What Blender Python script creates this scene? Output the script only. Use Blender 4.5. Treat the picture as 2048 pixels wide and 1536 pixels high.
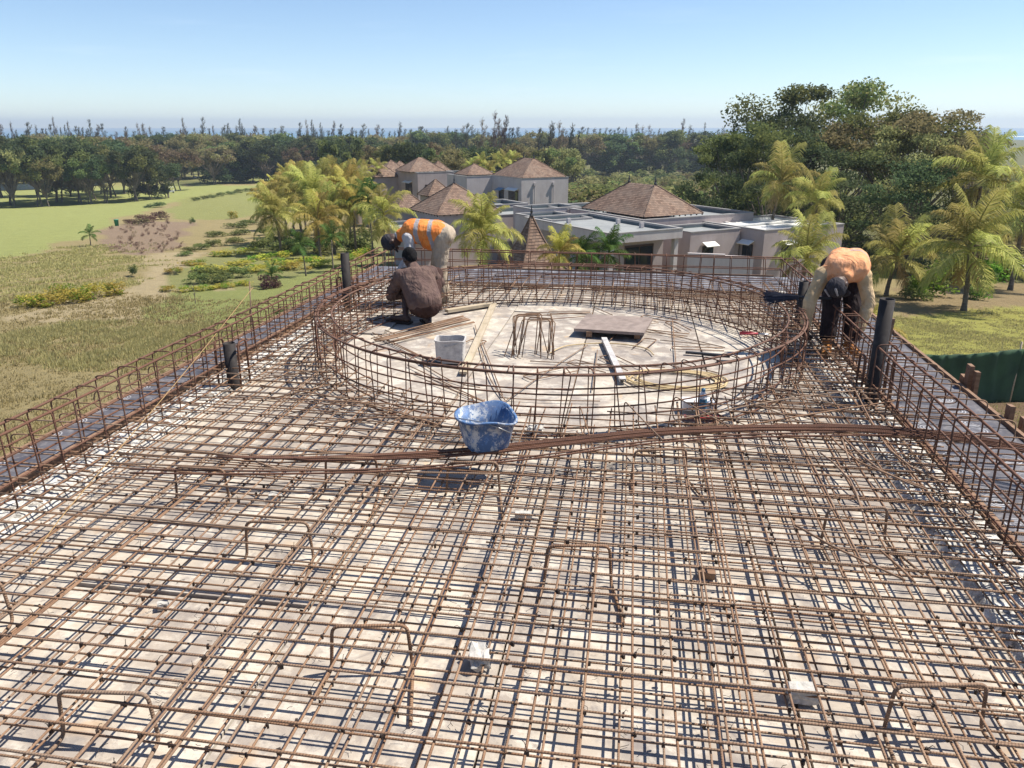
import bpy, math, random
from mathutils import Vector, Matrix, noise
R = math.radians
rnd = random.Random(7)
for o in list(bpy.data.objects): bpy.data.objects.remove(o, do_unlink=True)
scene = bpy.context.scene
COL = scene.collection

# ------------------------------------------------------------------ camera
F, HY, VX, CH = 1538.0, 255.0, 1282.0, 2.1          # focal length (px of a 2048 frame), horizon row, roof vanishing column, eye height
PITCH = math.atan((768-HY)/F); YAW = math.atan((VX-1024)/math.hypot(F, 768-HY))
cam = bpy.data.cameras.new('camera'); camo = bpy.data.objects.new('camera', cam); COL.objects.link(camo)
cam.sensor_width = 36; cam.lens = F/2048*36; cam.clip_start = 0.05; cam.clip_end = 60000
camo.location = (0, 0, CH); camo.rotation_euler = (R(90)-PITCH, 0, YAW)
scene.camera = camo
# ------------------------------------------------------------------ sky
SUN_EL, SUN_AZ = R(58), R(22)                        # azimuth measured from +X towards +Y
world = bpy.data.worlds.new('World'); scene.world = world; world.use_nodes = True
wn, wl = world.node_tree.nodes, world.node_tree.links
sky = wn.new('ShaderNodeTexSky'); sky.sky_type = 'NISHITA'; sky.sun_disc = False
sky.sun_elevation = SUN_EL; sky.sun_rotation = R(90)-SUN_AZ
sky.altitude = 0; sky.air_density = .8; sky.dust_density = 0.0; sky.ozone_density = 3.2
bg = wn['Background']; bg.inputs['Strength'].default_value = 0.1
# thin high cloud in world directions
tc = wn.new('ShaderNodeTexCoord'); mp = wn.new('ShaderNodeMapping'); mp.inputs['Scale'].default_value = (2.2, 2.2, 26)
cn = wn.new('ShaderNodeTexNoise'); cn.inputs['Scale'].default_value = 2.6; cn.inputs['Detail'].default_value = 6; cn.inputs['Roughness'].default_value = .6
cr = wn.new('ShaderNodeMapRange'); cr.inputs['From Min'].default_value = .56; cr.inputs['From Max'].default_value = .78; cr.inputs['To Max'].default_value = .22
mixc = wn.new('ShaderNodeMixRGB'); mixc.inputs['Color2'].default_value = (7.2, 7.9, 8.8, 1)
wl.new(tc.outputs['Generated'], mp.inputs['Vector']); wl.new(mp.outputs['Vector'], cn.inputs['Vector']); wl.new(cn.outputs['Fac'], cr.inputs['Value'])
sxyz = wn.new('ShaderNodeSeparateXYZ'); low = wn.new('ShaderNodeMapRange'); low.inputs['From Min'].default_value = .16; low.inputs['From Max'].default_value = .03; cm = wn.new('ShaderNodeMath'); cm.operation = 'MULTIPLY'
wl.new(tc.outputs['Generated'], sxyz.inputs[0]); wl.new(sxyz.outputs['Z'], low.inputs['Value']); wl.new(cr.outputs['Result'], cm.inputs[0]); wl.new(low.outputs['Result'], cm.inputs[1])
wl.new(cm.outputs['Value'], mixc.inputs['Fac']); wl.new(sky.outputs['Color'], mixc.inputs['Color1']); wl.new(mixc.outputs['Color'], bg.inputs['Color'])
# ------------------------------------------------------------------ sun
sl = bpy.data.lights.new('sun', 'SUN'); sl.energy = 5.0; sl.angle = R(0.53); sl.color = (1.0, .925, .81)
so = bpy.data.objects.new('sun', sl); COL.objects.link(so)
sdir = Vector((math.cos(SUN_EL)*math.cos(SUN_AZ), math.cos(SUN_EL)*math.sin(SUN_AZ), math.sin(SUN_EL)))
so.rotation_euler = sdir.to_track_quat('Z', 'Y').to_euler(); so.location = (20, 10, 40)
# ------------------------------------------------------------------ exposure
vs = scene.view_settings; vs.view_transform = 'Standard'; vs.look = 'None'; vs.gamma = 1; vs.use_curve_mapping = False; vs.exposure = 0.64

# ------------------------------------------------------------------ pixel -> place
cp, sp, cy, sy = math.cos(PITCH), math.sin(PITCH), math.cos(YAW), math.sin(YAW)
FW, RT, UP = Vector((-sy*cp, cy*cp, -sp)), Vector((cy, sy, 0)), Vector((-sy*sp, cy*sp, cp))
RH, FH = Vector((cy, sy, 0)), Vector((-sy, cy, 0))   # horizontal right / forward
EYE = Vector((0, 0, CH))
def ray(x, y): return FW + RT*((x-1024)/F) + UP*((768-y)/F)
def at(x, y, z=0.0):
    d = ray(x, y); t = (z-CH)/d.z; return Vector((d.x*t, d.y*t, z))
def atd(x, y, D):
    d = ray(x, y); t = D/math.hypot(d.x, d.y); return EYE+d*t
HT = [(0, 7.4), (22, 7.6), (45, 9.2), (85, 11.6), (150, 15.5), (250, 20.0), (340, 21.5), (600, 22.5), (1500, 23.2), (4000, 30)]
def drop(d):
    for (a, ha), (b, hb) in zip(HT, HT[1:]):
        if d <= b: return ha+(hb-ha)*(d-a)/(b-a)
    return 30
def gz(x, y):
    d = math.hypot(x, y); amp = .12 if d < 60 else .5
    return CH-drop(d)+amp*noise.noise(Vector((x*.03, y*.03, 2.0)))
def gat(x, y):
    d = ray(x, y); h = math.hypot(d.x, d.y); lo = 3.0
    while lo < 4000:
        p = EYE+d*(lo/h)
        if p.z <= gz(p.x, p.y): break
        lo *= 1.006
    p = EYE+d*(lo/h); return Vector((p.x, p.y, gz(p.x, p.y)))
def gdist(x, D):
    d = ray(x, HY+60); h = math.hypot(d.x, d.y); X, Y = d.x/h*D, d.y/h*D
    return Vector((X, Y, gz(X, Y)))
def px_size(P): return (Vector(P)-EYE).dot(FW)/F

# ------------------------------------------------------------------ helpers
def rot2(v, a): return Vector((v[0]*math.cos(a)-v[1]*math.sin(a), v[0]*math.sin(a)+v[1]*math.cos(a), v[2] if len(v) > 2 else 0))
class MB:
    def __init__(s): s.v, s.f, s.uv, s.mi, s.m = [], [], [], [], 0
    def face(s, idx, uv=None): s.f.append(tuple(idx)); s.uv.append(uv); s.mi.append(s.m)
    def hexa(s, c):                                    # 8 corners: bottom ring 4, top ring 4
        b = len(s.v); s.v += [tuple(q) for q in c]
        for q in ((3,2,1,0), (4,5,6,7), (0,1,5,4), (1,2,6,5), (2,3,7,6), (3,0,4,7)): s.face([b+i for i in q])
        return s
    def box(s, c, size, rz=0, tilt=None):
        M = Matrix.Rotation(rz, 3, 'Z')
        if tilt is not None: M = M @ tilt
        hx, hy, hz = size[0]/2, size[1]/2, size[2]/2; c = Vector(c)
        return s.hexa([c+M@Vector(q) for q in ((-hx,-hy,-hz),(hx,-hy,-hz),(hx,hy,-hz),(-hx,hy,-hz),(-hx,-hy,hz),(hx,-hy,hz),(hx,hy,hz),(-hx,hy,hz))])
    def bar(s, a, b, w, h):                            # rectangular bar between two points
        a, b = Vector(a), Vector(b); d = (b-a).normalized(); u = Vector((0,0,1)) if abs(d.z) < .95 else Vector((1,0,0))
        sd = d.cross(u).normalized()*w/2; up = sd.cross(d).normalized()*h/2
        return s.hexa([a-sd-up, b-sd-up, b+sd-up, a+sd-up, a-sd+up, b-sd+up, b+sd+up, a+sd+up])
    def tube(s, pts, r, n=6, closed=False, cap=True):
        pts = [Vector(p) for p in pts]; N = len(pts); base = len(s.v)
        rr = r if isinstance(r, (list, tuple)) else [r]*N
        nrm = None; L = 0; ls = []
        for i, p in enumerate(pts):
            if closed: t = pts[(i+1) % N]-pts[i-1]
            else: t = pts[min(i+1, N-1)]-pts[max(i-1, 0)]
            if t.length < 1e-9: t = Vector((0,0,1))
            t.normalize()
            if nrm is None:
                nrm = t.orthogonal().normalized()
            else:
                nrm = nrm-t*nrm.dot(t)
                if nrm.length < 1e-6: nrm = t.orthogonal()
                nrm.normalize()
            bi = t.cross(nrm)
            if i: L += (p-pts[i-1]).length
            ls.append(L)
            for k in range(n):
                a = 2*math.pi*k/n; s.v.append(tuple(p+(nrm*math.cos(a)+bi*math.sin(a))*rr[i]))
        for i in range(N if closed else N-1):
            j = (i+1) % N; l0, l1 = ls[i], (ls[j] if j > i else L+.1)
            for k in range(n):
                k2 = (k+1) % n
                s.face([base+i*n+k, base+i*n+k2, base+j*n+k2, base+j*n+k], [(k/n, l0), ((k+1)/n, l0), ((k+1)/n, l1), (k/n, l1)])
        if cap and not closed:
            s.face([base+k for k in reversed(range(n))]); s.face([base+(N-1)*n+k for k in range(n)])
        return s
    def lathe(s, prof, n=16, c=(0,0,0), sq=0.0):       # prof: (radius, z); sq>0 gives a rounded square
        b = len(s.v)
        for r, z in prof:
            for k in range(n):
                a = 2*math.pi*k/n; f = 1.0
                if sq: f = (abs(math.cos(a))**(2+sq*6)+abs(math.sin(a))**(2+sq*6))**(-1/(2+sq*6))
                s.v.append((c[0]+r*f*math.cos(a), c[1]+r*f*math.sin(a), c[2]+z))
        for i in range(len(prof)-1):
            for k in range(n):
                k2 = (k+1) % n; s.face([b+i*n+k, b+i*n+k2, b+(i+1)*n+k2, b+(i+1)*n+k])
        return s
    def quad(s, a, b, c, d):
        i = len(s.v); s.v += [tuple(a), tuple(b), tuple(c), tuple(d)]; s.face([i, i+1, i+2, i+3]); return s
    def mesh(s, name, mats, smooth=False):
        me = bpy.data.meshes.new(name); me.from_pydata(s.v, [], s.f)
        ms = mats if isinstance(mats, (list, tuple)) else [mats]
        for m in ms:
            if m: me.materials.append(m)
        if any(s.uv):
            ul = me.uv_layers.new(name='UVMap'); k = 0; flat = [0.0]*(2*len(me.loops))
            for f, u in zip(s.f, s.uv):
                for q in range(len(f)):
                    if u: flat[2*k], flat[2*k+1] = u[q]
                    k += 1
            ul.data.foreach_set('uv', flat)
        if any(s.mi): me.polygons.foreach_set('material_index', s.mi)
        if smooth: me.polygons.foreach_set('use_smooth', [True]*len(me.polygons))
        me.update(); return me
    def build(s, name, mats, parent=None, smooth=False):
        return add(name, s.mesh(name, mats, smooth), parent)
def add(name, me, parent=None, loc=None, rz=0):
    o = bpy.data.objects.new(name, me); COL.objects.link(o)
    if parent: o.parent = parent
    if loc is not None: o.location = loc
    if rz: o.rotation_euler.z = rz
    return o
def tag(o, label, cat, group=None):
    o['label'] = label; o['category'] = cat
    if group: o['group'] = group
    return o
def struct(o, label=None):
    o['kind'] = 'structure'
    if label: o['label'] = label
    return o
def thing(name, label, cat, loc=(0,0,0), rz=0, group=None):
    o = bpy.data.objects.new(name, None); COL.objects.link(o); o.location = loc; o.rotation_euler.z = rz; o.empty_display_size = .1
    return tag(o, label, cat, group)
def smooth_line(ctrl, step=.12):
    ctrl = [Vector(c) for c in ctrl]; out = []
    for i in range(len(ctrl)-1):
        p0, p1, p2, p3 = ctrl[max(i-1,0)], ctrl[i], ctrl[i+1], ctrl[min(i+2,len(ctrl)-1)]
        n = max(1, int((p2-p1).length/step))
        for k in range(n):
            t = k/n; out.append(.5*((2*p1)+(p2-p0)*t+(2*p0-5*p1+4*p2-p3)*t*t+(3*p1-p0-3*p2+p3)*t**3))
    out.append(ctrl[-1]); return out
def fillet(pts, r, closed=False, seg=4):
    pts = [Vector(p) for p in pts]; N = len(pts); out = []
    for i, p in enumerate(pts):
        if not closed and i in (0, N-1): out.append(p); continue
        a, b = pts[i-1], pts[(i+1) % N]; da, db = (a-p), (b-p); rr = min(r, da.length*.45, db.length*.45)
        A, B = p+da.normalized()*rr, p+db.normalized()*rr
        for k in range(seg+1):
            t = k/seg; out.append(A*(1-t)**2+p*2*t*(1-t)+B*t*t)
    return out

# ------------------------------------------------------------------ materials
def mat(name, build=None, col=(.5,.5,.5), rough=.8, **kw):
    m = bpy.data.materials.new(name); m.use_nodes = True; nt = m.node_tree; b = nt.nodes['Principled BSDF']
    b.inputs['Base Color'].default_value = (*col, 1); b.inputs['Roughness'].default_value = rough
    for k, v in kw.items(): b.inputs[k].default_value = v
    if build: build(nt, b)
    return m
class NT:
    def __init__(s, nt): s.nt = nt
    def node(s, t, **kw):
        n = s.nt.nodes.new(t)
        for k, v in kw.items():
            if k in n.inputs: n.inputs[k].default_value = v
            else: setattr(n, k, v)
        return n
    def link(s, a, b): s.nt.links.new(a, b)
    def coord(s, kind='Object', scale=(1,1,1), loc=(0,0,0), rot=(0,0,0)):
        c = s.node('ShaderNodeTexCoord'); m = s.node('ShaderNodeMapping'); m.inputs['Scale'].default_value = scale; m.inputs['Location'].default_value = loc; m.inputs['Rotation'].default_value = rot
        s.link(c.outputs[kind], m.inputs['Vector']); return m.outputs['Vector']
    def noise(s, vec, scale, detail=4, rough=.55, dist=0):
        n = s.node('ShaderNodeTexNoise', Scale=scale, Detail=detail, Roughness=rough, Distortion=dist); s.link(vec, n.inputs['Vector']); return n.outputs['Fac']
    def ramp(s, fac, stops):
        n = s.node('ShaderNodeValToRGB'); e = n.color_ramp.elements
        while len(e) < len(stops): e.new(.5)
        for q, (p, c) in zip(e, stops): q.position = p; q.color = (*c, 1) if len(c) == 3 else c
        s.link(fac, n.inputs['Fac']); return n.outputs['Color']
    def rng(s, fac, a, b, c=0, d=1):
        n = s.node('ShaderNodeMapRange'); n.inputs['From Min'].default_value = a; n.inputs['From Max'].default_value = b; n.inputs['To Min'].default_value = c; n.inputs['To Max'].default_value = d
        s.link(fac, n.inputs['Value']); return n.outputs['Result']
    def mix(s, fac, a, b, mode='MIX'):
        n = s.node('ShaderNodeMixRGB', blend_type=mode)
        for sock, v in ((n.inputs['Fac'], fac), (n.inputs['Color1'], a), (n.inputs['Color2'], b)):
            if isinstance(v, (int, float)): sock.default_value = v
            elif isinstance(v, tuple): sock.default_value = (*v, 1) if len(v) == 3 else v
            else: s.link(v, sock)
        return n.outputs['Color']
    def math(s, op, a, b=0):
        n = s.node('ShaderNodeMath', operation=op)
        for sock, v in zip(n.inputs, (a, b)):
            if isinstance(v, (int, float)): sock.default_value = v
            else: s.link(v, sock)
        return n.outputs['Value']
    def bump(s, h, bsdf, strength=.3, dist=.01):
        n = s.node('ShaderNodeBump', Strength=strength, Distance=dist); s.link(h, n.inputs['Height']); s.link(n.outputs['Normal'], bsdf.inputs['Normal'])
    def rand(s):
        return s.node('ShaderNodeObjectInfo').outputs['Random']

def rust_builder(dark, mid, light):
    def f(nt, b):
        n = NT(nt); v = n.coord('Object'); a = n.noise(v, 9, 5, .65); c = n.ramp(a, [(.25, dark), (.5, mid), (.78, light)])
        v2 = n.coord('Object'); big = n.noise(v2, 1.1, 3); c = n.mix(n.rng(big, .35, .65, 0, .55), c, light)
        r = n.rand(); c = n.mix(n.rng(r, 0, 1, 0, .45), c, mid); c = n.mix(n.rng(n.math('FRACT', n.math('MULTIPLY', r, 5.7)), .35, 1, 0, .6), c, tuple(q*f for q, f in zip(light, (.72, .86, 1.05)))); pat = n.noise(n.coord('Object', (1,1,1), (7,3,1)), 3.3, 4, .7); c = n.mix(n.rng(pat, .55, .7, 0, .6), c, dark)
        fine = n.noise(v, 160, 2, .7); c = n.mix(n.rng(fine, .45, .75, 0, .35), c, dark)
        n.link(c, b.inputs['Base Color'])
        uv = n.node('ShaderNodeUVMap'); sep = n.node('ShaderNodeSeparateXYZ'); n.link(uv.outputs['UV'], sep.inputs[0])
        w = n.math('SINE', n.math('MULTIPLY', n.math('ADD', sep.outputs['Y'], n.math('MULTIPLY', sep.outputs['X'], .008)), 2*math.pi/.011))
        n.bump(n.math('ADD', w, n.math('MULTIPLY', fine, .5)), b, .55, .0015)
    return f
M = {}
M['rust'] = mat('rusty_steel', rust_builder((.07,.036,.022), (.235,.128,.072), (.385,.25,.155)), rough=.78, Metallic=.15)
M['rust_red'] = mat('red_rust_steel', rust_builder((.04,.018,.012), (.125,.053,.031), (.22,.108,.065)), rough=.82, Metallic=.1)
M['wire'] = mat('dark_wire', col=(.03,.018,.013), rough=.7)
def ply(nt, b):
    n = NT(nt); v = n.coord('Object'); r = n.rand()
    vo = n.node('ShaderNodeVectorMath', operation='ADD'); cmb = n.node('ShaderNodeCombineXYZ'); n.link(n.math('MULTIPLY', r, 40), cmb.inputs[0]); n.link(n.math('MULTIPLY', r, 17), cmb.inputs[1])
    n.link(v, vo.inputs[0]); n.link(cmb.outputs[0], vo.inputs[1]); vv = vo.outputs[0]
    base = n.mix(n.rng(n.math('FRACT', n.math('MULTIPLY', r, 7.3)), .55, 1), (.48,.425,.35), (.29,.25,.215))
    big = n.noise(vv, 1.5, 5, .62, .5); c = n.mix(n.rng(big, .42, .56, 0, .8), base, (.28,.245,.22))
    mid = n.noise(vv, 6, 6, .7); c = n.mix(n.rng(mid, .47, .6, 0, .75), c, (.60,.56,.49))
    st = n.node('ShaderNodeMapping'); st.inputs['Scale'].default_value = (3, 45, 3); n.link(vv, st.inputs['Vector'])
    gr = n.noise(st.outputs['Vector'], 2.2, 4, .6); c = n.mix(n.rng(gr, .4, .75, 0, .32), c, (.32,.26,.2))
    blot = n.noise(vv, 3.1, 7, .75, .8); c = n.mix(n.rng(blot, .5, .64, 0, .8), c, (.2,.178,.17)); sp_ = n.noise(vv, 24, 3, .6); c = n.mix(n.rng(sp_, .6, .7, 0, .55), c, (.17,.14,.12))
    ora = n.noise(vv, 3.4, 3, .5, 1); c = n.mix(n.rng(ora, .64, .74, 0, .45), c, (.5,.33,.17))
    n.link(c, b.inputs['Base Color']); n.bump(n.math('ADD', gr, mid), b, .25, .004)
M['ply'] = mat('weathered_plywood', ply, rough=.86)
def film(nt, b):
    n = NT(nt); v = n.coord('Object'); d = n.noise(v, 3, 5, .6); c = n.mix(n.rng(d, .4, .7), (.065,.062,.075), (.14,.135,.148))
    dust = n.noise(v, 18, 4, .7); c = n.mix(n.rng(dust, .52, .75, 0, .5), c, (.36,.34,.33))
    # printed ring marks of the film maker: concentric circles repeating over the board
    m = n.node('ShaderNodeVectorMath', operation='MODULO'); mp_ = n.node('ShaderNodeMapping'); mp_.inputs['Location'].default_value = (50.03, 50.08, 0); n.link(v, mp_.inputs['Vector'])
    n.link(mp_.outputs['Vector'], m.inputs[0]); m.inputs[1].default_value = (.34, .27, 1000)
    s_ = n.node('ShaderNodeVectorMath', operation='SUBTRACT'); n.link(m.outputs[0], s_.inputs[0]); s_.inputs[1].default_value = (.17, .135, 0)
    fl = n.node('ShaderNodeVectorMath', operation='MULTIPLY'); n.link(s_.outputs[0], fl.inputs[0]); fl.inputs[1].default_value = (1, 1, 0)
    ln = n.node('ShaderNodeVectorMath', operation='LENGTH'); n.link(fl.outputs[0], ln.inputs[0]); L = ln.outputs['Value']
    rg = n.math('GREATER_THAN', n.math('SINE', n.math('MULTIPLY', L, 2*math.pi/.022)), .25)
    ins = n.math('MULTIPLY', rg, n.math('LESS_THAN', L, .075)); wear = n.rng(n.noise(v, 7, 4, .6), .38, .6)
    c = n.mix(n.math('MULTIPLY', n.math('MULTIPLY', ins, wear), .6), c, (.62,.64,.68))
    n.link(c, b.inputs['Base Color']); n.link(n.rng(dust, .3, .7, .42, .75), b.inputs['Roughness'])
M['film'] = mat('film_faced_board', film, rough=.35)
def rubble(nt, b):
    n = NT(nt); v = n.coord('Object'); a = n.noise(v, 14, 6, .7); c = n.ramp(a, [(.32, (.12,.11,.1)), (.46, (.5,.48,.44)), (.62, (.82,.8,.75))])
    n.link(c, b.inputs['Base Color']); n.bump(n.noise(v, 40, 5, .7), b, .9, .02)
M['rubble'] = mat('broken_mortar', rubble, rough=.95)
def woodb(c1, c2, sc=(2, 30, 30)):
    def f(nt, b):
        n = NT(nt); v = n.coord('Object', sc); g = n.noise(v, 1.6, 5, .6, .6); k = n.noise(n.coord('Object'), 7, 4, .6)
        c = n.mix(n.rng(g, .3, .7), c1, c2); c = n.mix(n.rng(k, .5, .75, 0, .5), c, tuple(q*.45 for q in c1)); n.link(c, b.inputs['Base Color']); n.bump(g, b, .3, .004)
    return f
M['plank'] = mat('pale_plank', woodb((.37,.30,.2), (.48,.41,.31)), rough=.8)
M['wood'] = mat('weathered_wood', woodb((.16,.085,.05), (.3,.19,.12)), rough=.85)
M['darkply'] = mat('dark_plywood_sheet', woodb((.2,.155,.135), (.31,.25,.22), (6, 6, 6)), rough=.8)
def concrete(nt, b):
    n = NT(nt); v = n.coord('Object'); a = n.noise(v, 30, 5, .7); n.link(n.mix(n.rng(a, .3, .7), (.3,.29,.27), (.62,.6,.56)), b.inputs['Base Color']); n.bump(a, b, .6, .006)
M['concrete'] = mat('concrete_spacer', concrete, rough=.95)
M['whiteblock'] = mat('white_plaster_lump', concrete, rough=.95)
def pvc(nt, b):
    n = NT(nt); v = n.coord('Object'); a = n.noise(v, 11, 5, .7); n.link(n.mix(n.rng(a, .5, .72, 0, .4), (.03,.026,.026), (.12,.105,.095)), b.inputs['Base Color'])
M['pvc'] = mat('grey_plastic_pipe', pvc, rough=.7, **{'Specular IOR Level': .25})
def bluep(nt, b):
    n = NT(nt); v = n.coord('Object', (1,1,.7)); a = n.noise(v, 13, 8, .8, .3); c = n.mix(n.rng(a, .5, .56, 0, .85), (.06,.14,.30), (.6,.62,.62))
    d = n.noise(v, 34, 5, .75); c = n.mix(n.rng(d, .54, .62, 0, .8), c, (.09,.21,.46)); e = n.noise(n.coord('Object', (1,1,1), (4,2,7)), 3.5, 3); c = n.mix(n.rng(e, .52, .7, 0, .7), c, (.03,.05,.13))
    n.link(c, b.inputs['Base Color']); n.bump(a, b, .4, .003)
M['bluebucket'] = mat('mortar_stained_blue_plastic', bluep, rough=.55)
def greyp(nt, b):
    n = NT(nt); v = n.coord('Object'); a = n.noise(v, 14, 5, .7); c = n.mix(n.rng(a, .35, .65), (.36,.34,.34), (.6,.58,.55)); d = n.noise(v, 60, 3, .6); c = n.mix(n.rng(d, .64, .72, 0, .8), c, (.12,.11,.11)); n.link(c, b.inputs['Base Color'])
M['greybucket'] = mat('mortar_crusted_grey_plastic', greyp, rough=.8)
M['alu'] = mat('galvanised_channel', greyp, rough=.55, Metallic=.0)
M['rope'] = mat('tan_cord', col=(.52,.4,.22), rough=.85)
M['string'] = mat('yellow_brown_cord', col=(.36,.23,.10), rough=.7)
M['red'] = mat('red_plastic', col=(.36,.025,.04), rough=.5)
M['black'] = mat('black_rubber', col=(.02,.022,.028), rough=.6)
M['white'] = mat('white_plastic', col=(.75,.75,.76), rough=.5)
M['blue'] = mat('blue_label', col=(.05,.18,.30), rough=.6)
M['steel'] = mat('worn_steel', col=(.35,.35,.36), rough=.4, Metallic=.8)

# ground colours are painted per vertex by zone, grain by noise
def ground(nt, b):
    n = NT(nt); at_ = n.node('ShaderNodeVertexColor', layer_name='zone'); v = n.coord('Object')
    a = n.noise(v, .5, 6, .65); c = n.mix(n.rng(a, .3, .7, 0, .38), at_.outputs['Color'], n.mix(1, at_.outputs['Color'], (.58,.55,.5), 'MULTIPLY'))
    g = n.noise(v, 3.2, 6, .72); c = n.mix(n.rng(g, .42, .72, 0, .6), c, n.mix(1, c, (1.38,1.3,1.18), 'MULTIPLY'))
    f = n.noise(v, 17, 4, .75); c = n.mix(n.rng(f, .45, .7, 0, .6), c, n.mix(1, c, (.5,.52,.5), 'MULTIPLY'))
    n.link(c, b.inputs['Base Color']); n.bump(n.math('ADD', f, g), b, .8, .12)
M['ground'] = mat('ground', ground, rough=1.0); M['ground'].node_tree.nodes['Principled BSDF'].inputs['Specular IOR Level'].default_value = .1
def leafm(name, c1, c2, trans=.42, tint=(1,1,1)):
    m = bpy.data.materials.new(name); m.use_nodes = True; nt = m.node_tree; n = NT(nt); b = nt.nodes['Principled BSDF']; b.inputs['Roughness'].default_value = .75
    b.inputs['Specular IOR Level'].default_value = .08
    g = n.node('ShaderNodeNewGeometry'); r = n.rand(); c = n.mix(g.outputs['Random Per Island'], c1, c2)
    hs = n.node('ShaderNodeHueSaturation'); n.link(c, hs.inputs['Color']); n.link(n.rng(r, 0, 1, .47, .53), hs.inputs['Hue']); n.link(n.rng(r, 0, 1, .75, 1.25), hs.inputs['Value'])
    n.link(hs.outputs['Color'], b.inputs['Base Color'])
    t = n.node('ShaderNodeBsdfTranslucent'); n.link(hs.outputs['Color'], t.inputs['Color']); mx = n.node('ShaderNodeMixShader'); mx.inputs[0].default_value = trans
    out = nt.nodes['Material Output']; n.link(b.outputs[0], mx.inputs[1]); n.link(t.outputs[0], mx.inputs[2]); n.link(mx.outputs[0], out.inputs['Surface'])
    return m
M['leaf_dark'] = leafm('dark_leaf', (.062,.095,.045), (.125,.155,.068))
M['leaf_mid'] = leafm('green_leaf', (.105,.14,.045), (.235,.26,.09))
M['leaf_olive'] = leafm('olive_leaf', (.19,.185,.075), (.34,.31,.14))
M['leaf_brown'] = leafm('brown_green_leaf', (.14,.115,.065), (.27,.21,.12))
M['leaf_pine'] = leafm('casuarina_needle', (.045,.06,.052), (.12,.12,.09), .2)
M['leaf_pine_b'] = leafm('reddish_casuarina_needle', (.10,.075,.055), (.2,.14,.1), .2)
M['leaf_yellow'] = leafm('yellow_leaf', (.34,.33,.06), (.56,.48,.1), .45)
M['leaf_bright'] = leafm('bright_green_leaf', (.09,.19,.02), (.22,.33,.04))
M['leaf_purple'] = leafm('purple_leaf', (.07,.03,.04), (.15,.08,.08))
M['leaf_dry'] = leafm('dry_shrub', (.27,.19,.135), (.42,.32,.24), .35)
M['frond'] = leafm('palm_frond', (.29,.30,.07), (.58,.53,.19), .45)
M['frond_g'] = leafm('green_palm_frond', (.05,.10,.025), (.13,.2,.05), .35)
M['frond_dry'] = leafm('dry_palm_frond', (.36,.27,.10), (.5,.4,.2), .3)
M['frond_y'] = leafm('yellow_palm_frond', (.36,.315,.07), (.6,.51,.17), .42)
M['grass'] = leafm('tall_dry_grass', (.28,.235,.1), (.44,.37,.19), .3)
M['grass_g'] = leafm('tall_green_grass', (.29,.26,.11), (.46,.39,.2), .4)
def bark(nt, b):
    n = NT(nt); v = n.coord('Object', (1,1,6)); a = n.noise(v, 3, 5, .7); n.link(n.mix(n.rng(a, .3, .7), (.08,.065,.05), (.24,.2,.16)), b.inputs['Base Color']); n.bump(a, b, .6, .03)
M['bark'] = mat('bark', bark, rough=.95)
M['bark_dark'] = mat('dark_bark', lambda nt, b: bark(nt, b), rough=.95)
def stucco(c1, c2):
    def f(nt, b):
        n = NT(nt); v = n.coord('Object'); a = n.noise(v, .8, 5, .6); w = n.noise(n.coord('Object', (3,3,.35)), 1.4, 5, .65)
        c = n.mix(n.rng(a, .35, .65), c1, c2); c = n.mix(n.rng(w, .52, .75, 0, .35), c, tuple(q*.62 for q in c1)); n.link(c, b.inputs['Base Color']); n.bump(n.noise(v, 30, 3), b, .2, .01)
    return f
M['stucco'] = mat('mauve_grey_render', stucco((.36,.305,.30), (.42,.36,.35)), rough=.9)
M['stucco_l'] = mat('pale_grey_render', stucco((.44,.40,.395), (.51,.475,.465)), rough=.9)
M['flatroof'] = mat('grey_flat_roof', stucco((.21,.225,.23), (.28,.295,.295)), rough=.85)
M['whiteroof'] = mat('white_flat_roof', stucco((.58,.585,.58), (.68,.68,.66)), rough=.8)
M['parapet'] = mat('dark_waterproof_upstand', stucco((.085,.11,.12), (.13,.16,.17)), rough=.8)
M['coping'] = mat('grey_coping', stucco((.24,.235,.235), (.32,.31,.3)), rough=.85)
M['awning'] = mat('white_awning', col=(.72,.71,.67), rough=.7)
M['awning_b'] = mat('blue_awning', col=(.12,.24,.36), rough=.6)
M['glass'] = mat('dark_window_glass', col=(.015,.022,.03), rough=.06)
M['frame'] = mat('dark_timber_frame', col=(.06,.032,.028), rough=.6)
M['finial'] = mat('dark_metal_finial', col=(.03,.03,.035), rough=.5)
def shingle(nt, b):
    n = NT(nt); v = n.coord('UV'); br = n.node('ShaderNodeTexBrick', Scale=1.0); br.inputs['Brick Width'].default_value = .2; br.inputs['Row Height'].default_value = .17; br.inputs['Mortar Size'].default_value = .008; br.inputs['Bias'].default_value = 0
    br.inputs['Color1'].default_value = (.12,.072,.052,1); br.inputs['Color2'].default_value = (.26,.17,.12,1); br.inputs['Mortar'].default_value = (.05,.035,.028,1); n.link(v, br.inputs['Vector'])
    w = n.noise(n.coord('Object'), .9, 5, .6); c = n.mix(n.rng(w, .42, .7, 0, .45), br.outputs['Color'], (.27,.21,.165)); n.link(c, b.inputs['Base Color'])
M['shingle'] = mat('timber_shingle', shingle, rough=.9)
def netm(nt, b):
    n = NT(nt); v = n.coord('Object'); a = n.noise(v, 1.4, 4, .6); n.link(n.mix(n.rng(a, .35, .65), (.012,.045,.022), (.03,.085,.035)), b.inputs['Base Color'])
    b.inputs['Alpha'].default_value = 1
M['net'] = mat('green_shade_net', netm, rough=.75)
def water(nt, b):
    n = NT(nt); v = n.coord('Object'); n.bump(n.noise(v, .3, 4), b, .15, .3)
M['water'] = mat('pond_water', water, col=(.06,.09,.11), rough=.12)
M['sea'] = mat('sea_water', water, col=(.05,.17,.27), rough=.35)
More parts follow.
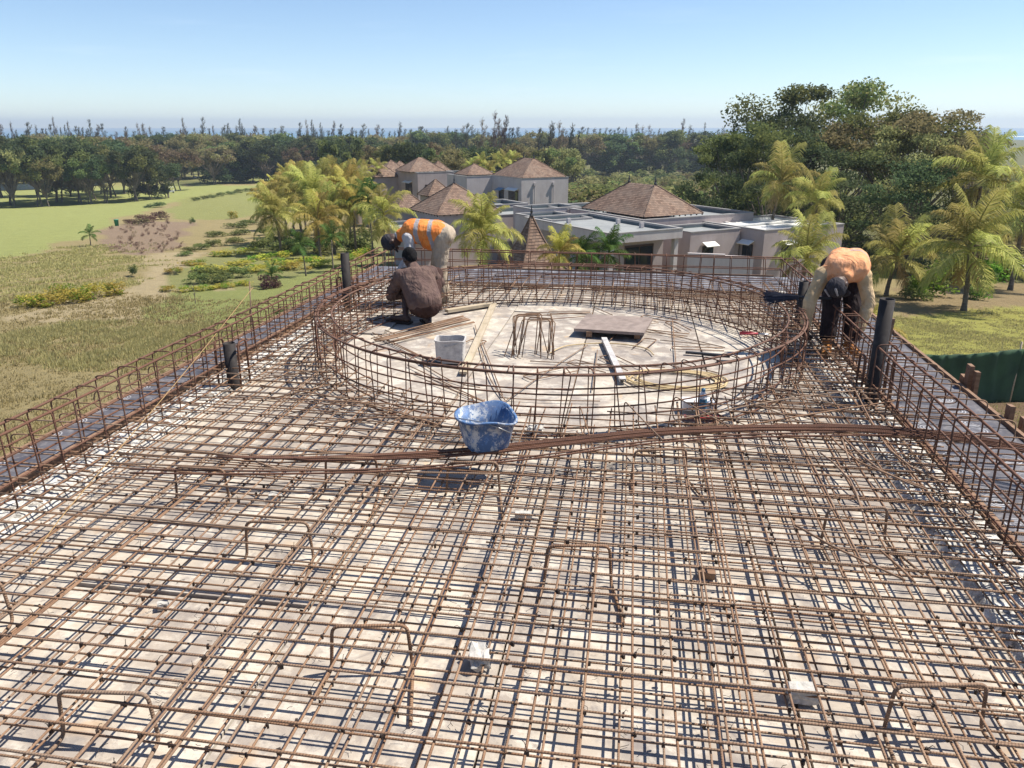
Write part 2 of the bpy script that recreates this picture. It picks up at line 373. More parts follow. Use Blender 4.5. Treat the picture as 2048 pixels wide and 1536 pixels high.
M['foam'] = mat('reef_surf', col=(.85,.88,.9), rough=.9)
M['asphalt'] = mat('road_asphalt', concrete, rough=.9)
def skinm(c):
    def f(nt, b):
        n = NT(nt); a = n.noise(n.coord('Object'), 22, 4, .6); n.link(n.mix(n.rng(a, .35, .7), c, tuple(q*1.35 for q in c)), b.inputs['Base Color'])
    return f
M['skin'] = mat('brown_skin', skinm((.13,.065,.04)), rough=.5); M['skin_d'] = mat('dark_brown_skin', skinm((.06,.032,.024)), rough=.5)
def cloth(c1, c2, sc=9):
    def f(nt, b):
        n = NT(nt); v = n.coord('Object'); a = n.noise(v, sc, 5, .65, .6); f_ = n.noise(n.coord('Object', (1,1,.4), (3,1,0)), 7, 3, .5, 1.8)
        b.inputs['Specular IOR Level'].default_value = .15; n.link(n.mix(n.rng(a, .35, .7), c1, c2), b.inputs['Base Color']); n.bump(n.math('ADD', f_, n.math('MULTIPLY', a, .3)), b, 1.0, .04)
    return f
M['shirt_brown'] = mat('faded_brown_shirt', cloth((.105,.068,.062), (.17,.115,.095)), rough=.9)
M['trouser_brown'] = mat('dark_brown_trousers', cloth((.045,.025,.022), (.07,.04,.035)), rough=.9)
M['khaki'] = mat('khaki_grey_trousers', cloth((.34,.275,.205), (.46,.385,.3)), rough=.9)
M['grey_shirt'] = mat('grey_work_shirt', cloth((.38,.37,.38), (.54,.53,.53)), rough=.9)
M['beige_shirt'] = mat('beige_work_shirt', cloth((.48,.34,.19), (.6,.45,.28)), rough=.9)
M['vest'] = mat('orange_safety_vest', cloth((.70,.19,.045), (.78,.30,.08)), rough=.75)
M['vest_faded'] = mat('faded_orange_vest', cloth((.72,.31,.14), (.76,.40,.23)), rough=.85)
M['reflect'] = mat('reflective_tape', cloth((.26,.24,.25), (.38,.36,.36)), rough=.45)
M['trouser_dark'] = mat('near_black_trousers', cloth((.022,.016,.018), (.045,.033,.033)), rough=.9)
M['boot'] = mat('orange_brown_boot', cloth((.28,.11,.03), (.42,.19,.06)), rough=.7)
M['hair'] = mat('black_hair', cloth((.006,.006,.007), (.014,.013,.014), 40), rough=.9)
M['cap'] = mat('dark_grey_cap', cloth((.03,.029,.036), (.06,.056,.064)), rough=.95)
M['sandal'] = mat('dark_sandal', col=(.03,.02,.018), rough=.8)

# ================================================================== THE SETTING
# ---------- terrain: one sheet, rings round the building hill
ZONES = []                                             # (polygon xy, colour)
def zone(px, colr): ZONES.append(([gat(x, y).xy for x, y in px], colr))
C_ROUGH, C_FAIR, C_DRY, C_LAWN, C_SOIL = (.30,.25,.13), (.285,.31,.115), (.30,.24,.135), (.15,.165,.042), (.26,.195,.14)
zone([(-900,372),(520,372),(520,352),(700,350),(700,358),(520,385),(420,398),(330,405),(270,432),(215,452),(150,480),(60,505),(0,520),(-900,640)], C_FAIR)
zone([(-900,384),(60,383),(300,370),(520,352),(520,345),(-900,345)], (.27,.26,.11))
zone([(520,372),(520,430),(470,440),(350,440),(330,420),(360,400)], (.25,.26,.1))
zone([(210,455),(300,440),(370,445),(372,480),(340,505),(280,512),(235,505),(190,480)], C_SOIL)
zone([(0,640),(120,600),(250,590),(300,540),(280,520),(330,505),(395,505),(370,560),(330,582),(480,575),(430,610),(300,640),(150,655)], (.38,.315,.195))
zone([(330,585),(500,580),(640,540),(720,520),(800,500),(700,640),(480,690),(390,640),(300,640)], (.235,.26,.095))
zone([(380,520),(520,480),(760,470),(800,520),(640,540),(500,578),(330,580)], (.235,.24,.1))
zone([(1790,560),(2060,570),(2300,590),(2300,640),(1800,640)], (.27,.21,.12))
zone([(1740,640),(1850,628),(2000,615),(2300,610),(2300,725),(1760,725)], (.30,.295,.085))
zone([(1760,800),(2300,790),(2300,1100),(1760,1100)], (.19,.135,.09))
def inside(p, poly):
    x, y = p; c = False; j = len(poly)-1
    for i in range(len(poly)):
        xi, yi = poly[i]; xj, yj = poly[j]
        if (yi > y) != (yj > y) and x < (xj-xi)*(y-yi)/(yj-yi)+xi: c = not c
        j = i
    return c
def ground_colour(x, y):
    d = math.hypot(x, y); w = d*.025
    q = (x+w*noise.noise(Vector((x*.6/(1+d*.02), y*.6/(1+d*.02), 5))), y+w*noise.noise(Vector((x*.6/(1+d*.02), y*.6/(1+d*.02), 9))))
    c = C_ROUGH if d < 330 else (.12,.13,.055)
    a = math.degrees(math.atan2(y, x))
    if d > 60 and a < 104: c = (.14,.14,.06)
    for poly, cc in ZONES:
        if inside(q, poly): c = cc
    return c
NA, radii = 300, []
r_ = 4.0
while r_ < 3200: radii.append(r_); r_ *= 1.022 if r_ < 320 else 1.09
angs = [R(20)+(R(160)-R(20))*i/NA for i in range(NA+1)]+[R(160)+(R(380)-R(160))*i/48 for i in range(1, 48)]
NG = len(angs); g = MB(); cols = []
g.v.append((0, 0, CH-7.4)); cols.append(C_ROUGH)
for r_ in radii:
    for a in angs:
        x, y = r_*math.cos(a), r_*math.sin(a); g.v.append((x, y, gz(x, y))); cols.append(ground_colour(x, y))
for k in range(NG): g.face([0, 1+k, 1+(k+1) % NG])
for i in range(len(radii)-1):
    for k in range(NG):
        k2 = (k+1) % NG; g.face([1+i*NG+k, 1+(i+1)*NG+k, 1+(i+1)*NG+k2, 1+i*NG+k2])
gm = g.mesh('ground', M['ground'], True)
ca = gm.color_attributes.new('zone', 'FLOAT_COLOR', 'POINT'); ca.data.foreach_set('color', [q for c in cols for q in (*c, 1)])
struct(add('ground', gm))
# ---------- sea, surf line, pond, road
SEA = CH-24.5
s = MB(); n = 64; s.v.append((0, 0, SEA))
for k in range(n): s.v.append((40000*math.cos(2*math.pi*k/n), 40000*math.sin(2*math.pi*k/n), SEA))
for k in range(n): s.face([0, 1+k, 1+(k+1) % n])
struct(s.build('sea', M['sea']))
s = MB()
for k in range(40):
    a0, a1 = R(40)+R(40)*k/40, R(40)+R(40)*(k+1)/40
    w0, w1 = 160+90*noise.noise(Vector((k*.7, 0, 3))), 160+90*noise.noise(Vector(((k+1)*.7, 0, 3)))
    s.quad((2600*math.cos(a0), 2600*math.sin(a0), SEA+.3), ((2600+w0)*math.cos(a0), (2600+w0)*math.sin(a0), SEA+.3), ((2600+w1)*math.cos(a1), (2600+w1)*math.sin(a1), SEA+.3), (2600*math.cos(a1), 2600*math.sin(a1), SEA+.3))
struct(s.build('surf', M['foam']))
P = [gat(x, y) for x, y in ((-200,384),(20,382),(130,377),(205,372),(215,369),(120,369),(0,371),(-200,371))]
s = MB(); zz = max(p.z for p in P)+.15; s.v = [(p.x, p.y, zz) for p in P]; s.face(range(len(P))); struct(s.build('pond_water', M['water']))
s = MB()
P = [gat(x, y) for x, y in ((1995,540),(2060,548),(2500,560))]; Q = [gat(x, y) for x, y in ((2005,514),(2060,518),(2500,528))]
for i in range(2): s.quad(P[i]+Vector((0,0,.1)), P[i+1]+Vector((0,0,.1)), Q[i+1]+Vector((0,0,.1)), Q[i]+Vector((0,0,.1)))
struct(s.build('road', M['asphalt']))

# ---------- the unfinished house under the deck
XL, XR, YF, YB = -3.70, 2.07, -1.5, 10.62
h = thing('unfinished_house', 'rendered walls of the unfinished house under the roof formwork', 'house', (0,0,CH-7.5))
zb = 7.4-CH-.35
for nm, c, sz in (('wall', (-3.5, 4.5, zb/2), (.2, 12.0, zb)), ('wall', (1.87, 4.5, zb/2), (.2, 12.0, zb)), ('wall', (-.815, 10.4, zb/2), (5.17, .2, zb)), ('wall', (-.815, -1.4, zb/2), (5.17, .2, zb))):
    MB().box(c, sz).build(nm, M['stucco'], h)
MB().box((-.815, 4.5, zb+.03), (5.3, 12.0, .05)).build('formwork_soffit', M['wood'], h)

# ---------- plywood deck: panels
deck = struct(MB().box((-.82, 4.55, -.07), (4.94, 12.1, .08)).build('roof_deck', M['wood']))
pw, x0 = 1.22, -3.30
xs = [-3.30, -2.62, -1.40, -.46, .70, 1.64]
for ci in range(5):
    y = -1.5+rnd.uniform(-.9, 0)
    while y < 10.6:
        L = rnd.choice([1.22, 2.44, 1.22, 1.6]); y1 = min(y+L, 10.6); ya = max(y, -1.5)
        if y1-ya > .1:
            t = rnd.choice([0, .0, .004, .009, .014])-.004
            gap = .013
            ob = MB().box((0, 0, 0), (xs[ci+1]-xs[ci]-gap, y1-ya-gap, .022)).build('plywood_panel', M['ply'], deck)
            ob.location = ((xs[ci]+xs[ci+1])/2, (ya+y1)/2, -.015+t); ob.rotation_euler.z = R(rnd.uniform(-.25, .25)); ob.rotation_euler.x = R(rnd.uniform(-.12, .12))
        y = y1
# broken mortar strips on the wall heads
def mortar(name, x0, x1, y0, y1, seed):
    m = MB(); nx, ny = 10, int((y1-y0)/.035)
    for j in range(ny+1):
        for i in range(nx+1):
            x, y = x0+(x1-x0)*i/nx, y0+(y1-y0)*j/ny
            z = .018+.022*noise.noise(Vector((x*9, y*9, seed)))+.016*noise.noise(Vector((x*27, y*27, seed)))
            if i in (0, nx): z = -.03
            m.v.append((x+.012*noise.noise(Vector((x*20, y*20, 8+seed))), y, z))
    for j in range(ny):
        for i in range(nx):
            a = j*(nx+1)+i; m.face([a, a+1, a+nx+2, a+nx+1])
    o = m.build(name, M['rubble']); o['kind'] = 'structure'; return o
mortar('wall_head_left', -3.67, -3.31, -1.5, 10.6, 1); mortar('wall_head_right', 1.65, 2.04, -1.5, 10.6, 5)
m_ = MB()
# eaves formwork: film-faced boards, each its own panel under one formwork thing per side
def eaves(name, label, boards, rails):
    t = thing(name, label, 'formwork')
    for (cx, cy_, sx, sy_) in boards:
        o = MB().box((0,0,0), (sx-.004, sy_-.004, .018)).build('film_faced_board', M['film'], t); o.location = (cx, cy_, -.03+rnd.uniform(-.003, .003))
    for a, b, w, hh in rails: MB().bar(a, b, w, hh).build('edge_board', M['wood'], t)
    return t
def yb(a, b, L):
    out = []; y = a
    while y < b-.01: out.append((y, min(y+L, b))); y += L
    return out
eaves('eaves_formwork', 'narrow dark film-faced eaves formwork along the meadow side of the roof', [(-3.915, (a+b)/2, .41, b-a) for a, b in yb(-1.5, 11.9, 2.44)], [((-3.69, -1.5, .01), (-3.69, 10.6, .01), .03, .09), ((-4.13, -1.5, -.05), (-4.13, 11.9, -.05), .02, .10)])
eaves('eaves_formwork', 'wide dark film-faced eaves formwork with printed ring marks on the lawn side', [(2.44, (a+b)/2, .72, b-a) for a, b in yb(-1.5, 11.9, 1.22)], [((2.06, -1.5, .0), (2.06, 10.6, .0), .025, .07), ((2.82, -1.5, -.05), (2.82, 11.9, -.05), .03, .12)])
eaves('eaves_formwork', 'bluish film-faced eaves formwork beyond the far rebar cage', [((a+b)/2, 11.27, b-a, 1.25) for a, b in yb(-3.7, 2.07, 1.22)], [((-3.7, 11.92, -.05), (2.07, 11.92, -.05), .02, .10)])
# stakes outside the right-hand formwork
for (x, y, hgt, lean, lab) in ((1920, 762, .28, 2, 'wooden stake pair nailed outside the formwork, farther from the camera'), (1974, 832, .2, -3, 'wooden stake pair nailed outside the formwork, nearer the camera'), (1893, 752, .16, 6, 'short wooden offcut upright outside the formwork, farthest of the stakes')):
    p = at(x, y+28, -.1); t = thing('formwork_stake', lab, 'stake', (2.88, p.y, -.1), 0, 'stakes holding the lawn-side formwork')
    for k, (dx, dy, w) in enumerate(((0, 0, .08), (.03, -.11, .06))):
        MB().box((dx, dy, hgt/2-.45+.0*k), (.035, w, hgt+.9-.07*k), 0, Matrix.Rotation(R(lean*(1-2*k)), 3, 'X')).build('board', M['wood'], t)

# ================================================================== REBAR
CX, CY, RI, RO, ZT = -.72, 7.3, 2.12, 2.30, .50
def wob(a, b, z, amp, seed, step=.22, r=.006, sag=0):
    a, b = Vector((a[0], a[1], z)), Vector((b[0], b[1], z)); L = (b-a).length; n = max(2, int(L/step)); d = (b-a).normalized(); s = Vector((-d.y, d.x, 0)); pts = []
    for i in range(n+1):
        t = i/n; p = a.lerp(b, t); q = t*L
        p = p+s*amp*noise.noise(Vector((q*.45, seed*3.7, 0)))*1.6
        p.z += amp*.55*noise.noise(Vector((q*.7, seed*2.3, 9)))-sag*math.sin(math.pi*t)
        pts.append(p)
    return pts
def hit(v, c, rad):                                     # chord of the ring
    q = rad*rad-(v-c)**2
    return math.sqrt(q) if q > 0 else None
def mat_bars(t, z, xs_, ys_, amp, rr, seed, xl, xr, inner_over):
    n = 0; segs_l, segs_t = [], []
    for x, dup in xs_:
        sk = rnd.uniform(-.05, .05); hh = hit(x, CX, RO-.08)
        parts = [(-1.2, 10.45)] if hh is None else [(-1.2, CY-hh+inner_over+rnd.uniform(-.08, .1)), (CY+hh-inner_over, 10.45)]
        for (a, b) in parts:
            for k in range(dup):
                o = .016*k; MB().tube(wob((x+o+sk*(-.5), a), (x+o+sk*.5*(b-a)/6, b), z+.004*k, amp, seed+n), rr, 6).build('longitudinal_bar', M['rust'], t, True); n += 1
            segs_l.append((x, a, b))
    for y, xa, xb in ys_:
        hh = hit(y, CY, RO-.08); sk = rnd.uniform(-.06, .06)
        parts = [(xa, xb)] if hh is None else [(xa, CX-hh+inner_over*.6), (CX+hh-inner_over*.6, xb)]
        for (a, b) in parts:
            if b-a < .2: continue
            MB().tube(wob((a, y-sk*.3), (b, y+sk*.3), z+rr*2, amp, seed+n*1.7), rr, 6).build('transverse_bar', M['rust'], t, True); n += 1
            segs_t.append((y, a, b))
    w = MB()
    for x, a, b in segs_l:
        for y, c, d in segs_t:
            if a < y < b and c < x < d and y > .6 and rnd.random() < .5:
                px_, py_ = x+rnd.uniform(-.012, .012), y+rnd.uniform(-.012, .012); rr_ = rnd.uniform(.0035, .0065)
                w.box((px_, py_, z+rr), (rr_*1.5, rr_*2.4, rr*4.1), rnd.uniform(0, 3))
                if y < 4 and rnd.random() < .5:
                    e = Vector((rnd.uniform(-.03,.03), rnd.uniform(-.03,.03), rnd.uniform(.0,.025))); p = Vector((px_, py_, z+rr*3)); w.tube([p, p+e*.6+Vector((0,0,.01)), p+e], .0014, 3)
    o = w.build('tie_wires', M['wire'], t); o['kind'] = 'stuff'
top = thing('rebar_mat', 'upper rusty rebar mat of crossing bars carried above the plywood deck', 'rebar mat')
bot = thing('rebar_mat', 'lower rusty rebar mat lying just above the plywood deck', 'rebar mat')
xs_top = []; x = -3.36
while x < 1.98:
    xs_top.append((x, 2 if rnd.random() < .3 else 1)); x += rnd.uniform(.135, .185) if x < .2 else rnd.uniform(.105, .15)
ys_top = []; y = -1.0
while y < 10.4:
    ys_top.append((y, -3.45, 2.0)); y += rnd.uniform(.118, .155)
mat_bars(top, .165, xs_top, ys_top, .012, .0051, 3, -3.4, 2.0, .16)
xs_bot = []; x = -3.3
while x < 1.98: xs_bot.append((x, 1)); x += rnd.uniform(.125, .17)
ys_bot = []; y = -1.08
while y < 10.4:
    ys_bot.append((y, -3.4, 1.98)); y += rnd.uniform(.115, .15)
    if y > 2.4 and rnd.random() < .6: ys_bot.append((y-.06, -.3+rnd.uniform(-.9, .9), 1.98))
mat_bars(bot, .032, xs_bot, ys_bot, .008, .0046, 900, -3.4, 2.0, .05)

def cage(name, label, frame, length, spacing, width, z0, z1, mid, hair, jit=.012, thick=.0085, mats=None):
    """straight edge-beam cage: frame(s, u, z) -> point; s along, u across (0..width)"""
    t = thing(name, label, 'rebar cage'); mt = M['rust_red']
    k = 0; s = .05
    while s < length:
        dz, du, lean = rnd.uniform(-jit, jit), rnd.uniform(-jit, jit), rnd.uniform(-.03, .03)
        pts = fillet([frame(s+lean*.2, du, z0), frame(s-lean, du, z1+dz), frame(s-lean+rnd.uniform(-.01,.01), width+du, z1+dz), frame(s+lean*.2, width+du, z0)], .045, True, 4)
        MB().tube(pts, .0052, 6, True).build('stirrup', mt, t, True)
        s += spacing*rnd.uniform(.88, 1.12); k += 1
    rails = [(0, z1-.012), (width, z1-.012), (0, z0+.015), (width, z0+.015)]+[(u, z) for z in mid for u in (0, width)]
    for i, (u, z) in enumerate(rails):
        n = int(length/.3); off = (.012 if u else -.012)*-1; pts = []
        for q in range(n+1):
            ss = length*q/n; pts.append(frame(ss, u+off+.014*noise.noise(Vector((ss*.6, i*4.1, 1))), z+.014*noise.noise(Vector((ss*.5, i*3.3, 4)))))
        MB().tube(pts, thick if i < 2 else .0062, 6).build('rail_bar', mt, t, True)
    if hair:
        s = .1
        while s < length:
            zz, l0, l1 = .055+rnd.uniform(-.01,.01), hair[0], hair[1]+rnd.uniform(-.04,.04); zt = zz+.14+rnd.uniform(-.02,.02)
            pts = fillet([frame(s, l0, zz), frame(s+rnd.uniform(-.01,.01), l1, zz), frame(s+rnd.uniform(-.02,.02), l1, zt), frame(s+rnd.uniform(-.02,.02), l0+.05, zt)], .05)
            MB().tube(pts, .0052, 6).build('hairpin_bar', M['rust'], t, True); s += spacing*rnd.uniform(.85, 1.15)
    return t
cage('edge_beam_cage', 'long rusty rebar cage along the roof edge above the meadow', lambda s, u, z: Vector((-3.40-u, -.6+s, z)), 11.1, .21, .165, .015, ZT, (.2, .34), (-.1, .62))
cage('edge_beam_cage', 'long rusty rebar cage along the roof edge above the lawn and netting', lambda s, u, z: Vector((1.89+u, -.6+s, z)), 11.1, .2, .155, .015, ZT, (.18, .33), (-.2, .68))
cage('edge_beam_cage', 'rusty rebar cage across the far end of the roof facing the villas', lambda s, u, z: Vector((-3.4+s, 10.36+u, z)), 5.3, .21, .15, .015, ZT, (.2, .34), None)
# the ring beam cage
ring = thing('ring_beam_cage', 'large circular rusty rebar cage standing in the middle of the deck', 'rebar cage', (CX, CY, 0))
def rp(a, r, z): return Vector((r*math.cos(a), r*math.sin(a), z))
k, NS = 0, 74
for k in range(NS):
    a = 2*math.pi*k/NS+rnd.uniform(-.012, .012); ln = rnd.uniform(-.016, .016); dr = rnd.uniform(-.007, .007); dz = rnd.uniform(-.014, .014)
    pts = fillet([rp(a+ln*.3, RI+dr, .02), rp(a-ln, RI+dr, ZT+dz), rp(a-ln+rnd.uniform(-.02,.02), RO+dr, ZT+dz), rp(a+ln*.3, RO+dr, .02)], .045, True, 4)
    MB().tube(pts, .0046, 6, True).build('stirrup', M['rust_red'], ring, True)
    if rnd.random() < .5:
        p = rp(a-ln, RO+dr, ZT+dz); MB().tube([p+Vector((0,0,.004)), p+rp(a+.04, -.07, .02)], .005, 5).build('stirrup_hook', M['rust_red'], ring, True)
for i, (r, z, th) in enumerate(((RI+.015, ZT-.014, .0085), (RO-.015, ZT-.014, .0085), (RO-.035, ZT-.018, .008), (RI+.015, .03, .007), (RO-.015, .03, .007), (RI+.014, .19, .006), (RO-.014, .19, .006), (RI+.014, .33, .006), (RO-.014, .34, .006))):
    n = 110; pts = [rp(2*math.pi*q/n, r+.013*noise.noise(Vector((math.cos(2*math.pi*q/n)*1.6, math.sin(2*math.pi*q/n)*1.6, i*3.1))), z+.013*noise.noise(Vector((math.cos(2*math.pi*q/n)*1.9, math.sin(2*math.pi*q/n)*1.9, 7+i*2.7)))) for q in range(n)]
    MB().tube(pts, th, 6, True).build('hoop_bar', M['rust_red'], ring, True)
# starter bars where slab steel laps into the ring: hooked ends
for k in range(15):
    a = R(200)+R(140)*k/14+rnd.uniform(-.03,.03); r0 = RO+.55+rnd.uniform(-.1,.1); zt = .20+rnd.uniform(-.02,.03)
    pts = fillet([rp(a, r0, zt), rp(a, RI-.03, zt), rp(a+rnd.uniform(-.01,.01), RI-.05, .03), rp(a, r0-.1, .03)], .05)
    MB().tube(pts, .0046, 6).build('hooked_bar', M['rust'], ring, True)

# chairs (bent-bar spacers)
def chair(pl, pr, dz, lab, back=.32):
    a, b = pl, pr; d = (b-a); d.z = 0; u = d.normalized(); nrm = Vector((-u.y, u.x, 0)); hgt = dz
    mid = (a+b)/2; mid.z = 0
    t = thing('rebar_chair', lab, 'rebar chair', mid, 0, 'bent bar chairs carrying the upper mat')
    A, B = Vector((a.x-mid.x, a.y-mid.y, 0)), Vector((b.x-mid.x, b.y-mid.y, 0)); top_ = Vector((0,0,hgt))
    pts = fillet([A-nrm*back*.5-u*.03+Vector((0,0,.012)), A+Vector((0,0,.012)), A+top_+u*.015, B+top_-u*.015, B+Vector((0,0,.012)), B-nrm*back+u*.02+Vector((0,0,.012))], .035)
    MB().tube(pts, .0075, 7).build('bent_bar', M['rust'], t, True); return t
for (xa, xb, y, lab) in ((664, 826, 1343, 'rebar chair at the bottom of the picture, left of the concrete lump'), (130, 320, 1480, 'rebar chair nearest the bottom left corner'), (495, 628, 1118, 'rebar chair left of the middle, in the paler panel'), (1088, 1222, 1170, 'rebar chair at mid deck between the two grey spacer blocks'), (1765, 1960, 1470, 'rebar chair nearest the bottom right corner'), (1640, 1768, 1092, 'rebar chair close to the lawn-side mortar strip'),
                         (893, 1000, 990, 'rebar chair in front of the blue bucket'), (1262, 1372, 965, 'rebar chair beneath the long bar bundle'), (652, 760, 980, 'rebar chair left of the bucket shadow'), (-60, 28, 1250, 'rebar chair cut by the left picture edge'), (355, 460, 1000, 'rebar chair at the left near the meadow-side mortar strip')):
    chair(at(xa, y), at(xb, y+rnd.uniform(-6, 6)), .215, lab)

# spacer blocks and lumps
def lump(name, x, y, size, mt, lab, cat, seed, z=0, rough=.25, rz=None):
    p = at(x, y, z); m = MB(); n = 5; hx, hy, hz = size
    b = bpy.data.meshes.new(name); import bmesh
    bm = bmesh.new(); bmesh.ops.create_cube(bm, size=1); bmesh.ops.subdivide_edges(bm, edges=bm.edges[:], cuts=3, use_grid_fill=True)
    for v in bm.verts:
        q = v.co.copy(); v.co = Vector((q.x*hx, q.y*hy, q.z*hz)); v.co += Vector((noise.noise(q*2.2+Vector((seed,0,0)))*hx, noise.noise(q*2.2+Vector((0,seed,0)))*hy, noise.noise(q*2.2+Vector((0,0,seed)))*hz))*rough
    zm = min(v.co.z for v in bm.verts)
    for v in bm.verts: v.co.z -= zm
    bm.to_mesh(b); bm.free(); b.materials.append(mt); o = add(name, b, None, (p.x, p.y, z+.001), rnd.uniform(0, 3) if rz is None else rz); return tag(o, lab, cat, 'concrete pieces propping the bars')
lump('concrete_lump', 958, 1330, (.085,.07,.055), M['whiteblock'], 'broken white concrete lump by the chair at the bottom', 'concrete lump', 3, 0, .5)
lump('spacer_block', 1602, 1400, (.11,.06,.055), M['whiteblock'], 'white brick-shaped spacer block near the bottom right', 'spacer block', 9, 0, .15, .1)
lump('spacer_block', 1046, 1036, (.09,.035,.035), M['concrete'], 'grey bar-shaped spacer block in the middle of the deck', 'spacer block', 4, 0, .1, .1)
lump('spacer_block', 327, 1216, (.045,.04,.03), M['concrete'], 'small square spacer block at the left', 'spacer block', 6, 0, .08, .5)
lump('spacer_block', 1412, 1155, (.08,.04,.035), M['wood'], 'dark brown spacer block right of centre', 'spacer block', 5, 0, .12, -.1)
lump('spacer_block', 552, 1001, (.075,.05,.04), M['concrete'], 'pale spacer block at the left under the lapped bars', 'spacer block', 8, 0, .2, .2)
lump('concrete_lump', 1072, 866, (.1,.07,.04), M['whiteblock'], 'white concrete piece beside the blue bucket', 'concrete lump', 12, .03, .35)
# long loose bars across the deck
def loose(px, z, r, lab, grp, mt='rust_red', sub=1, z_end=None):
    pts = [at(x, y, z if z_end is None else z+(z_end-z)*i/(len(px)-1)) for i, (x, y) in enumerate(px)]
    pts = smooth_line(pts, .15); o = Vector((pts[0].x, pts[0].y, 0))
    return tag(MB().tube([p-o for p in pts], r, 6).build('loose_bar', M[mt], None, True), lab, 'rebar', grp), o
G1 = 'long bars laid across the upper mat'; L1 = 'long thin rusty bar in the sagging bundle laid across the deck before the ring'
for i in range(7):
    d = i*2.6; j = rnd.uniform(-4, 4)
    o, off = loose([(400+j*12+i*30, 912+d*.4), (620, 914+d*.5), (900, 898+d+j*.4), (1150, 874+d*.9), (1330, 857+d*.8), (1560, 850+d*.7), (1760, 852+d*.9), (1950, 872+d), (2150, 908+d+j)], .20+.007*(i % 3), .0054, L1, G1); o.location = off
for i in range(2):
    o, off = loose([(260, 938+i*8), (520, 942+i*6), (800, 936+i*5), (1060, 913+i*5), (1300, 882+i*5), (1520, 868+i*6), (1800, 862+i*8)], .2, .0062, L1, G1); o.location = off
L2 = 'thin rusty bar lying at a slant on the mat near the lawn-side cage'
for i, pl in enumerate((((1660,872),(1720,925),(1850,975)), ((1680,870),(1760,940),(1855,980)), ((1640,905),(1700,960),(1745,1090)), ((1685,880),(1700,925)), ((1350,840),(1560,800),(1720,780)), ((1380,870),(1600,832),(1800,800)), ((1700,760),(1780,900),(1900,970)), ((1590,1050),(1660,1090),(1810,1160)), ((1760,1100),(1800,1135),(1830,1165)))):
    o, off = loose(pl, .19, .0058, L2, 'slanting loose bars near the lawn side', 'rust'); o.location = off
L3 = 'thin rusty bar lying across the mat on the meadow side'
for i, pl in enumerate((((235,905),(420,915),(700,905)), ((330,898),(470,912),(560,940)), ((420,916),(560,925),(760,918)), ((200,925),(560,938),(1000,948)), ((120,1020),(330,1040),(700,1075)), ((470,790),(640,800),(900,815)), ((520,770),(700,800),(880,850)), ((610,850),(760,835),(900,838)))):
    o, off = loose(pl, .19, .0058, L3, 'loose bars lapped on the meadow side', 'rust'); o.location = off
# the cord stretched from the upright rod
p0, p1 = at(506, 575, .62), at(118, 1040, .19); pm = (p0+p1)/2-Vector((0,0,.02))
o = MB().tube([q-Vector((p1.x, p1.y, 0)) for q in smooth_line([p0, pm, p1, at(60, 1130, .17)], .2)], .003, 5).build('stretched_cord', M['string'], None, True); o.location = (p1.x, p1.y, 0); tag(o, 'thin yellow-brown cord stretched diagonally over the meadow-side cage', 'cord')
o = MB().tube([(0,0,-.03), (-.01,0,.35), (.005,.01,.68)], .006, 6).build('upright_rod', M['rust'], None, True); o.location = (p0.x-.04, p0.y, 0); tag(o, 'thin upright rusty rod at the far end of the cord', 'rod')
# wire snippets
w = MB()
for i in range(650):
    x, y = rnd.uniform(-3.2, 1.6), rnd.uniform(1.1, 4.9); a = rnd.uniform(0, 6.3); l = rnd.uniform(.02, .05); p = Vector((x, y, .012)); u = Vector((math.cos(a), math.sin(a), 0)); s_ = Vector((-u.y, u.x, 0))*rnd.uniform(-.02, .02)
    w.tube([p, p+u*l*.5+s_, p+u*l], .0012, 3, cap=False)
o = w.build('wire_snippets', M['wire']); o['kind'] = 'stuff'; o['label'] = 'scattered tie wire snippets on the plywood'
# vertical pipes
def pipe(x, y, ytop, r, lab, clamp=True, z=0.0, pos=None):
    p = at(x, y, z) if pos is None else Vector(pos); k = px_size(p); hgt = (y-ytop)*k/math.cos(math.atan(-ray(x, (y+ytop)/2).z))
    t = thing('plastic_pipe', lab, 'pipe', (p.x, p.y, -.02), 0, 'upright grey drain pipes in the edge cages')
    m = MB(); m.lathe([(r, 0), (r, hgt), (r*.9, hgt), (r*.9, .1)], 20); m.build('tube', M['pvc'], t, True)
    if clamp:
        for sx in (-1, 1):
            pts = fillet([(sx*(r+.05), -.06, .02), (sx*(r+.055), -.05, .42), (sx*(r+.055), .09, .42), (sx*(r+.05), .1, .02)], .05); MB().tube(pts, .009, 6).build('tie_stirrup', M['rust_red'], t, True)
    return t
pipe(468, 772, 682, .05, 'dark grey pipe nearest on the meadow side, beside the cord')
pipe(697, 622, 505, .05, 'grey pipe in the meadow-side cage, left of the crouching worker')
pipe(1742, 808, 597, .055, 'tall dark grey pipe nearest on the lawn side')
pipe(1597, 655, 560, .05, 'dark pipe between the ring and the far lawn-side corner', False)
p = at(1742, 808); MB().box((0,0,.3), (.05,.03,.75), .2, Matrix.Rotation(R(4), 3, 'Y')).build('timber_upright', M['wood']).location = (p.x+.14, p.y+.35, -.05)
tag(bpy.data.objects['timber_upright'], 'brown timber upright just behind the tall lawn-side pipe', 'timber')

# ================================================================== THINGS ON THE DECK
def onz(o, p): o.location = p; return o
